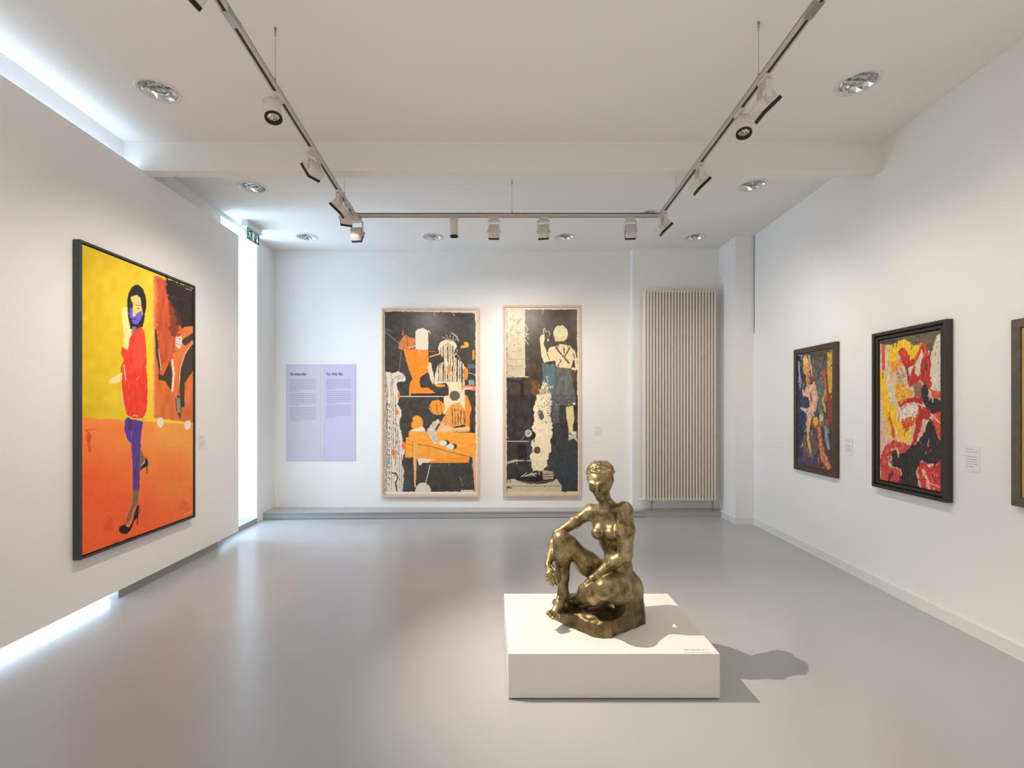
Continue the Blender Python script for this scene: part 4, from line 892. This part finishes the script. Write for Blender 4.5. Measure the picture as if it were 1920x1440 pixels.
# ------------------------------------------------------------------ plinth
PZ = .235
t = thing('display_plinth', 'low white rectangular plinth carrying the bronze sculpture', 'plinth', (.52, 2.85, 0))
bm = NB(); prism(bm, [(x - .52, y - 2.85) for x, y in ((-.019, 2.455), (1.064, 2.455), (1.052, 3.243), (-.054, 3.243))], .008, PZ)
bmesh.ops.bevel(bm, geom=bm.edges[:], offset=.0015, segments=1, affect='EDGES'); ob('block', bm, M['plinth'], t)
bm = NB(); box(bm, -.52, .52, -.375, .375, 0, .008); ob('recessed_foot', bm, M['dark'], t)
t = thing('plinth_label', 'thin white caption strip lying on the right front corner of the plinth', 'label', (.96, 2.485, PZ))
bm = NB(); box(bm, -.075, .075, -.02, .02, .0003, .003, 0); ob('card', bm, M['paper'], t)
text_rows(t, (.96 - .07, 2.485 - .012, PZ + .003), Vector((1, 0, 0)), Vector((0, 1, 0)), ZV, [(0, .008, .1), (0, .018, .13)], M['ink'], .0015)

# ------------------------------------------------------------------ bronze sculpture (distance field -> one skin)
class Field:
    def __init__(s, lo, hi, h):
        s.lo = np.array(lo, float); s.h = h; s.n = np.ceil((np.array(hi) - s.lo) / h).astype(int) + 1
        s.F = np.full(s.n, 1.0, np.float32); s.ax = [s.lo[i] + h * np.arange(s.n[i]) for i in range(3)]
    def sl(s, lo, hi, pad):
        a = np.clip(np.floor((np.array(lo) - pad - s.lo) / s.h).astype(int), 0, s.n); b = np.clip(np.ceil((np.array(hi) + pad - s.lo) / s.h).astype(int) + 1, 0, s.n)
        sl = tuple(slice(a[i], b[i]) for i in range(3))
        g = np.meshgrid(*[s.ax[i][sl[i]] for i in range(3)], indexing='ij'); return sl, g
    def comb(s, sl, d, k, sub=False):
        a = s.F[sl]
        if sub: a = -a
        h = np.maximum(k - np.abs(a - d), 0) / k; r = np.minimum(a, d) - h * h * k * .25
        s.F[sl] = -r if sub else r
    def cone(s, p, q, r1, r2, k=.02, sub=False):
        p, q = np.array(p, float), np.array(q, float); R = max(r1, r2)
        sl, g = s.sl(np.minimum(p, q), np.maximum(p, q), R + k + .02)
        if min(x.size for x in g) == 0: return
        d = q - p; L2 = d @ d + 1e-9
        t_ = np.clip(((g[0] - p[0]) * d[0] + (g[1] - p[1]) * d[1] + (g[2] - p[2]) * d[2]) / L2, 0, 1)
        D = np.sqrt((g[0] - p[0] - t_ * d[0]) ** 2 + (g[1] - p[1] - t_ * d[1]) ** 2 + (g[2] - p[2] - t_ * d[2]) ** 2) - (r1 + (r2 - r1) * t_)
        s.comb(sl, D, k, sub)
    def chain(s, pts, rs, k=.015):
        for i in range(len(pts) - 1): s.cone(pts[i], pts[i + 1], rs[i], rs[i + 1], k)
    def ell(s, c, r, ax=None, k=.02, sub=False):
        c = np.array(c, float); r = np.array(r, float); A = np.eye(3) if ax is None else np.array(ax, float)   # rows = axes
        sl, g = s.sl(c, c, r.max() + k + .02)
        if min(x.size for x in g) == 0: return
        P3 = [g[i] - c[i] for i in range(3)]; Q = [A[j][0] * P3[0] + A[j][1] * P3[1] + A[j][2] * P3[2] for j in range(3)]
        k0 = np.sqrt(sum((Q[j] / r[j]) ** 2 for j in range(3))); k1 = np.sqrt(sum((Q[j] / r[j] ** 2) ** 2 for j in range(3))) + 1e-9
        s.comb(sl, k0 * (k0 - 1) / k1, k, sub)
    def mesh(s, name, origin):
        F = s.F; S_ = F < 0; n = F.shape; cs = [F[i:n[0] - 1 + i, j:n[1] - 1 + j, k:n[2] - 1 + k] for i in (0, 1) for j in (0, 1) for k in (0, 1)]
        offs = [(i, j, k) for i in (0, 1) for j in (0, 1) for k in (0, 1)]
        neg = sum((c < 0).astype(np.int8) for c in cs); act = (neg > 0) & (neg < 8); idx = -np.ones(act.shape, np.int64); ids = np.argwhere(act)
        idx[act] = np.arange(len(ids)); vals = np.stack([c[act] for c in cs], 1).astype(float)
        acc = np.zeros((len(ids), 3)); cnt = np.zeros(len(ids))
        for a in range(8):
            for b_ in range(a + 1, 8):
                df = np.array(offs[b_]) - np.array(offs[a])
                if np.abs(df).sum() != 1: continue
                va, vb = vals[:, a], vals[:, b_]; m = (va < 0) != (vb < 0); t_ = np.where(m, va / np.where(m, va - vb, 1), 0)
                acc += np.where(m[:, None], np.array(offs[a])[None] + t_[:, None] * df[None], 0); cnt += m
        V = s.lo[None] + (ids + acc / cnt[:, None]) * s.h
        Fc = []
        for ax in range(3):
            a1, a2 = [(1, 2), (2, 0), (0, 1)][ax]
            s0 = [slice(None)] * 3; s1 = [slice(None)] * 3; s0[ax] = slice(0, -1); s1[ax] = slice(1, None)
            ch = S_[tuple(s0)] != S_[tuple(s1)]; sg = S_[tuple(s0)]; E = np.argwhere(ch)
            ok = (E[:, a1] > 0) & (E[:, a2] > 0) & (E[:, a1] < n[a1] - 1) & (E[:, a2] < n[a2] - 1); E = E[ok]
            q = []
            for d1, d2 in ((-1, -1), (0, -1), (0, 0), (-1, 0)):
                e = E.copy(); e[:, a1] += d1; e[:, a2] += d2; q.append(idx[e[:, 0], e[:, 1], e[:, 2]])
            q = np.stack(q, 1); fl = ~sg[E[:, 0], E[:, 1], E[:, 2]]; q[fl] = q[fl][:, ::-1]; Fc.append(q)
        Fc = np.vstack(Fc); me = bpy.data.meshes.new(name)
        me.from_pydata((V - np.array(origin)[None]).tolist(), [], Fc.tolist()); me.update(); return me
def v3(a): return np.array(a, float)
st = thing('bronze_sculpture', 'golden-brown bronze of a seated nude woman with one knee raised, on the plinth', 'sculpture', (.52, 2.83, PZ))
f = Field((.14, 2.42, PZ - .01), (.86, 3.14, 1.22), .004)
# landmarks
nb = P(1139, 953, 2.845); shR = P(1108, 960, 2.95); shL = P(1171, 956, 2.735)
elR = P(1047, 1000, 2.945); wrR = P(1028, 1058, 2.835)
elL = P(1172, 1040, 2.71); wrL = P(1110, 1086, 2.735)
chest = P(1141, 985, 2.86); waist = P(1158, 1047, 2.88); pel = P(1163, 1096, 2.89)
hipR = P(1140, 1088, 2.93); hipL = P(1176, 1103, 2.83)
knR = P(1053, 1011, 2.84); anR = P(1056, 1112, 2.815)
knL = P(1134, 1104, 2.60); anL = P(1084, 1122, 2.82)
side = (Vector(shL) - Vector(shR)); side.z = 0; side.normalize()
fwd = Vector((side.y, -side.x, 0)); fwd = -fwd if fwd.y > 0 else fwd
A = [list(side), list(fwd), [0, 0, 1]]
def rot(ax, deg):  # tilt torso frames forward
    m = Matrix.Rotation(math.radians(deg), 3, side); return [list(m @ Vector(v)) for v in ax]
# torso
f.ell(pel, (.115, .098, .085), A, .03)
f.ell(Vector(pel) + Vector((.035, -.03, -.035)), (.085, .09, .072), A, .03)      # buttock left
f.ell(Vector(pel) + Vector((-.035, .035, -.03)), (.08, .085, .07), A, .03)
f.ell(P(1158, 1070, 2.88), (.098, .074, .09), A, .04)
f.ell(waist, (.082, .062, .08), A, .05)
f.ell(P(1149, 1015, 2.87), (.095, .068, .08), A, .05)
f.ell(chest, (.112, .074, .088), A, .05)
f.ell(P(1141, 965, 2.865), (.108, .058, .052), A, .04)
f.cone(shR, nb, .034, .032, .05); f.cone(shL, nb, .036, .032, .05)
# collar bones and breastbone
f.cone(Vector(nb) + fwd * .045 - Vector((0, 0, .022)), Vector(shR) + fwd * .03 + Vector((0, 0, .012)), .008, .007, .016)
f.cone(Vector(nb) + fwd * .045 - Vector((0, 0, .022)), Vector(shL) + fwd * .03 + Vector((0, 0, .006)), .008, .007, .016)
bR = P(1121, 999, 2.830); bL = P(1146, 1000, 2.770)
for b_, u in ((bR, P(1124, 984, 2.86)), (bL, P(1150, 984, 2.83))):
    f.cone(u, b_, .028, .0385, .022)
f.ell(P(1150, 1060, 2.80), (.062, .045, .06), A, .04)   # belly
f.ell(Vector(P(1147, 1057, 2.78)) + fwd * .018, (.006,) * 3, None, .006, True)
# neck and head
hc = Vector(P(1125.5, 900, 2.775))
f.cone(nb, hc - Vector((-.012, -.035, .05)), .040, .037, .025)
fh = Vector((-.32, -.82, -.47)).normalized(); ux = Vector((-.08, 0, 1)); uh = (ux - fh * ux.dot(fh)).normalized(); rh = uh.cross(fh).normalized()
if rh.x < 0: rh = -rh
H = lambda r, ff, u: hc + rh * r + fh * ff + uh * u
HA = [list(rh), list(fh), list(uh)]
f.ell(H(0, -.012, .012), (.069, .088, .070), HA, .02)
f.ell(H(0, .032, -.008), (.053, .053, .074), HA, .03)
f.cone(H(-.044, .0, -.026), H(-.012, .066, -.078), .020, .016, .02); f.cone(H(.044, .0, -.026), H(.012, .066, -.078), .020, .016, .02)
f.ell(H(0, .074, -.087), (.017, .014, .014), HA, .014)
for s_ in (-1, 1):
    f.ell(H(s_ * .034, .060, -.010), (.020, .021, .024), HA, .02)
    f.ell(H(s_ * .028, .094, .020), (.0205, .022, .0125), HA, .010, True)
    f.ell(H(s_ * .0275, .0735, .016), (.0160, .0140, .0115), HA, .004)
    f.cone(H(s_ * .012, .090, .036), H(s_ * .044, .072, .037), .0045, .004, .018)
    f.cone(H(s_ * .014, .0865, .0125), H(s_ * .040, .0745, .0125), .0024, .0024, .004)
    f.ell(H(s_ * .069, -.006, .006), (.009, .018, .029), HA, .006)
    f.ell(H(s_ * .010, .098, -.016), (.0078, .0085, .007), HA, .006)
f.cone(H(0, .088, .030), H(0, .107, -.012), .0068, .0095, .009)
f.cone(H(-.016, .083, -.040), H(0, .095, -.038), .0042, .0058, .004); f.cone(H(.016, .083, -.040), H(0, .095, -.038), .0042, .0058, .004)
f.cone(H(-.013, .085, -.051), H(.013, .085, -.051), .0055, .0055, .004)
f.cone(H(-.018, .094, -.0452), H(.018, .094, -.0452), .0022, .0022, .003, True)
f.ell(H(0, .088, -.064), (.014, .006, .004), HA, .006, True)
# hair: close cap, parting, combed waves and knot
hcen = (0, -.030, .028); hrad = (.075, .086, .064)
f.ell(H(*hcen), hrad, HA, .005)
def onhair(az, el, o=0):   # azimuth from the brow, elevation
    az, el = math.radians(az), math.radians(el)
    d = (math.sin(az) * math.cos(el), math.cos(az) * math.cos(el), math.sin(el))
    return H(*[hcen[i] + d[i] * (hrad[i] + o) for i in range(3)])
for s_ in (-1, 1):
    for k in range(7):
        e0 = 38 + 9 * k; pts = [onhair(s_ * (8 + 5 * k + 22 * q), e0 - 9 * q + 3 * math.sin(q * 2.4 + k), .002) for q in range(6)]
        f.chain(pts, [.0040, .0052, .0062, .0062, .006, .005], .004)
f.cone(onhair(6, 34, .004), onhair(170, 84, .004), .0028, .0028, .005, True)
f.chain([onhair(-62, 40, .002), onhair(-34, 46, .005), onhair(-4, 44, .004), onhair(14, 36, .002)], [.005, .008, .009, .006], .004)
f.ell(onhair(66, 30, .002), (.017, .015, .014), HA, .006); f.ell(onhair(84, 12, .004), (.013, .015, .012), HA, .005); f.ell(onhair(60, 52, .002), (.016, .013, .012), HA, .006)
f.ell(onhair(20, 70, .002), (.020, .016, .010), HA, .006)
f.ell(H(.018, -.108, -.005), (.036, .026, .032), HA, .01)
# arms
f.ell(shR, (.045, .042, .042), None, .03)
f.chain([shR, (Vector(shR) + Vector(elR)) / 2 + Vector((0, 0, .004)), elR], [.040, .036, .028], .02)
f.chain([elR, Vector(elR).lerp(wrR, .35) + Vector((-.008, 0, 0)), wrR], [.029, .031, .019], .015)
f.chain([shL, Vector(shL).lerp(elL, .45) + Vector((.004, -.004, 0)), elL], [.0455, .0485, .041], .025)
f.chain([elL, Vector(elL).lerp(wrL, .3) + Vector((0, 0, .004)), wrL], [.038, .036, .0215], .015)
# right hand hanging beside the shin
pm = P(1031, 1076, 2.775); f.cone(wrR, pm, .020, .024, .012); f.ell(P(1034, 1077, 2.775), (.023, .014, .026), None, .012)
for k, (ax, ay, bx, by, cx, cy) in enumerate(((1026, 1076, 1026, 1087, 1031, 1094), (1031, 1079, 1032, 1090, 1037, 1097), (1036, 1079, 1038, 1090, 1043, 1096), (1041, 1077, 1044, 1086, 1047, 1092))):
    f.chain([P(ax, ay, 2.765 - .004 * k), P(bx, by, 2.752 - .002 * k), P(cx, cy, 2.765)], [.0098, .0088, .0075], .004)
f.chain([P(1035, 1062, 2.78), P(1041, 1070, 2.755), P(1045, 1080, 2.755)], [.011, .0095, .008], .005)
# left hand closed around the shin
pm = P(1098, 1099, 2.785); f.cone(wrL, pm, .021, .025, .012)
for k in range(4):
    a = P(1096 - k * 2.2, 1095 + k * 5, 2.765); b_ = P(1088 - k * .6, 1100 + k * 5, 2.775); c = P(1087 + k * .8, 1108 + k * 4, 2.80)
    f.chain([a, b_, c], [.0105, .0098, .008], .004)
f.chain([P(1104, 1090, 2.73), P(1097, 1097, 2.725), P(1093, 1106, 2.73)], [.012, .010, .008], .005)
# raised right leg
mid = Vector(hipR).lerp(knR, .45)
f.chain([hipR, mid + Vector((.0, 0, -.008)), Vector(hipR).lerp(knR, .85), knR], [.078, .066, .051, .049], .03)
f.ell(Vector(knR) + Vector((-.008, -.018, .012)), (.040, .038, .042), None, .02)
f.ell(Vector(knR) + Vector((-.012, -.040, .004)), (.022, .018, .026), None, .014)
f.chain([knR, Vector(knR).lerp(anR, .32) + Vector((.006, .012, 0)), Vector(knR).lerp(anR, .7), anR], [.048, .050, .036, .029], .02)
f.cone(Vector(knR) + Vector((-.01, -.035, -.05)), Vector(anR) + Vector((-.003, -.022, .02)), .012, .010, .02)
he = P(1062, 1138, 2.85); f.cone(anR, he, .028, .030, .015)
ball = P(1041, 1148, 2.745); f.chain([anR, P(1049, 1132, 2.775), ball], [.030, .028, .023], .015); f.cone(he, ball, .026, .022, .015)
f.ell(P(1050, 1117, 2.79), (.010,) * 3, None, .008); f.ell(P(1065, 1119, 2.80), (.010,) * 3, None, .008)
for k, (tx, ty, ty2, r) in enumerate(((1028, 1150, 2.715, .0125), (1032, 1155, 2.69, .0105), (1037, 1159, 2.68, .0098), (1043, 1161, 2.68, .009), (1049, 1161, 2.69, .0085))):
    f.cone(P(1036 + k * 3.4, 1147 + k * 1.8, 2.745 - .01 * k), P(tx, ty, ty2), r + .002, r, .005)
# folded left leg
f.chain([hipL, Vector(hipL).lerp(knL, .5), knL], [.094, .080, .056], .03)
f.ell(Vector(knL) + Vector((-.006, -.006, .012)), (.05, .048, .046), None, .02)
f.ell(Vector(knL) + Vector((-.018, -.03, .022)), (.022, .018, .022), None, .014)
f.chain([Vector(knL) + Vector((-.012, .0, -.008)), Vector(knL).lerp(anL, .35) + Vector((0, 0, -.012)), Vector(knL).lerp(anL, .7), anL], [.050, .054, .042, .030], .02)
fo = P(1058, 1130, 2.91); f.cone(anL, fo, .030, .026, .015)
for k in range(4): f.cone(P(1052 - k, 1126 + k * 4, 2.90), P(1039 - (k == 1) * 2 + k * .6, 1126 + k * 4.6, 2.895 - .006 * k), .012, .0095 - k * .0004, .004)
# surface liveliness of the modelled clay
g = np.meshgrid(*f.ax, indexing='ij')
f.F += (.0011 * np.sin(g[0] * 62 + 3 * np.sin(g[2] * 31)) * np.sin(g[1] * 57 + 2 * np.sin(g[0] * 41)) * np.sin(g[2] * 66 + 1.3)).astype(np.float32)
me = f.mesh('figure', st.location); ob_me('figure', me, M['bronze'], st, True)
del g
# rocky base
f = Field((.17, 2.54, PZ - .012), (.86, 3.16, .46), .005)
g = np.meshgrid(*f.ax, indexing='ij')
foot = [(.262, 2.835), (.30, 2.775), (.445, 2.628), (.49, 2.612), (.545, 2.617), (.58, 2.65), (.66, 2.70), (.775, 2.785), (.80, 2.86), (.77, 3.00), (.70, 3.08), (.42, 3.08), (.26, 3.0)]
def poly_sd(pts, x, y):
    d = np.full(x.shape, 9.0); ins = np.zeros(x.shape, bool); n = len(pts)
    for i in range(n):
        ax, ay = pts[i]; bx, by = pts[(i + 1) % n]; ex, ey = bx - ax, by - ay
        t_ = np.clip(((x - ax) * ex + (y - ay) * ey) / (ex * ex + ey * ey), 0, 1); d = np.minimum(d, np.hypot(x - ax - t_ * ex, y - ay - t_ * ey))
        c = ((ay > y) != (by > y)); ins ^= c & (x < ax + (y - ay) * ex / (ey if ey else 1e-9))
    return np.where(ins, -d, d)
sd = poly_sd(foot, g[0][:, :, 0], g[1][:, :, 0])[:, :, None]
x2, y2 = g[0], g[1]
top = .325 + .06 * np.clip((x2 - .50) / .22, 0, 1) + .02 * np.clip((x2 - .42) / .1, 0, 1) - .03 * np.clip((.36 - x2) / .1, 0, 1) - .02 * np.clip((2.72 - y2) / .1, 0, 1) * np.clip((.56 - x2) / .1, 0, 1)
top = top + .008 * np.sin(x2 * 45 + 2 * np.sin(y2 * 30)) * np.sin(y2 * 52)
taper = (g[2] - PZ) * .10
d = np.maximum(sd + taper, g[2] - top); d = np.maximum(d, PZ - g[2] + .001)
q1 = sd + taper; q2 = g[2] - top; k = .02; h = np.maximum(k - np.abs(q1 - q2), 0) / k; d = np.maximum(np.maximum(q1, q2) + h * h * k * .25, PZ + .0005 - g[2])
f.F = (d + .0022 * np.sin(g[0] * 55 + 2 * np.sin(g[2] * 60)) * np.sin(g[1] * 48) * np.sin(g[2] * 70) + .001).astype(np.float32)
f.ell((.555, 2.68, .365), (.092, .11, .045), None, .02, True)      # hollow below the thigh
f.ell((.36, 2.76, .34), (.045, .03, .02), None, .02, True)
f.F = np.maximum(f.F, (PZ + .0005 - g[2]).astype(np.float32))
me = f.mesh('rock_base', st.location); ob_me('rock_base', me, M['bronze_rock'], st, True)
del g, f
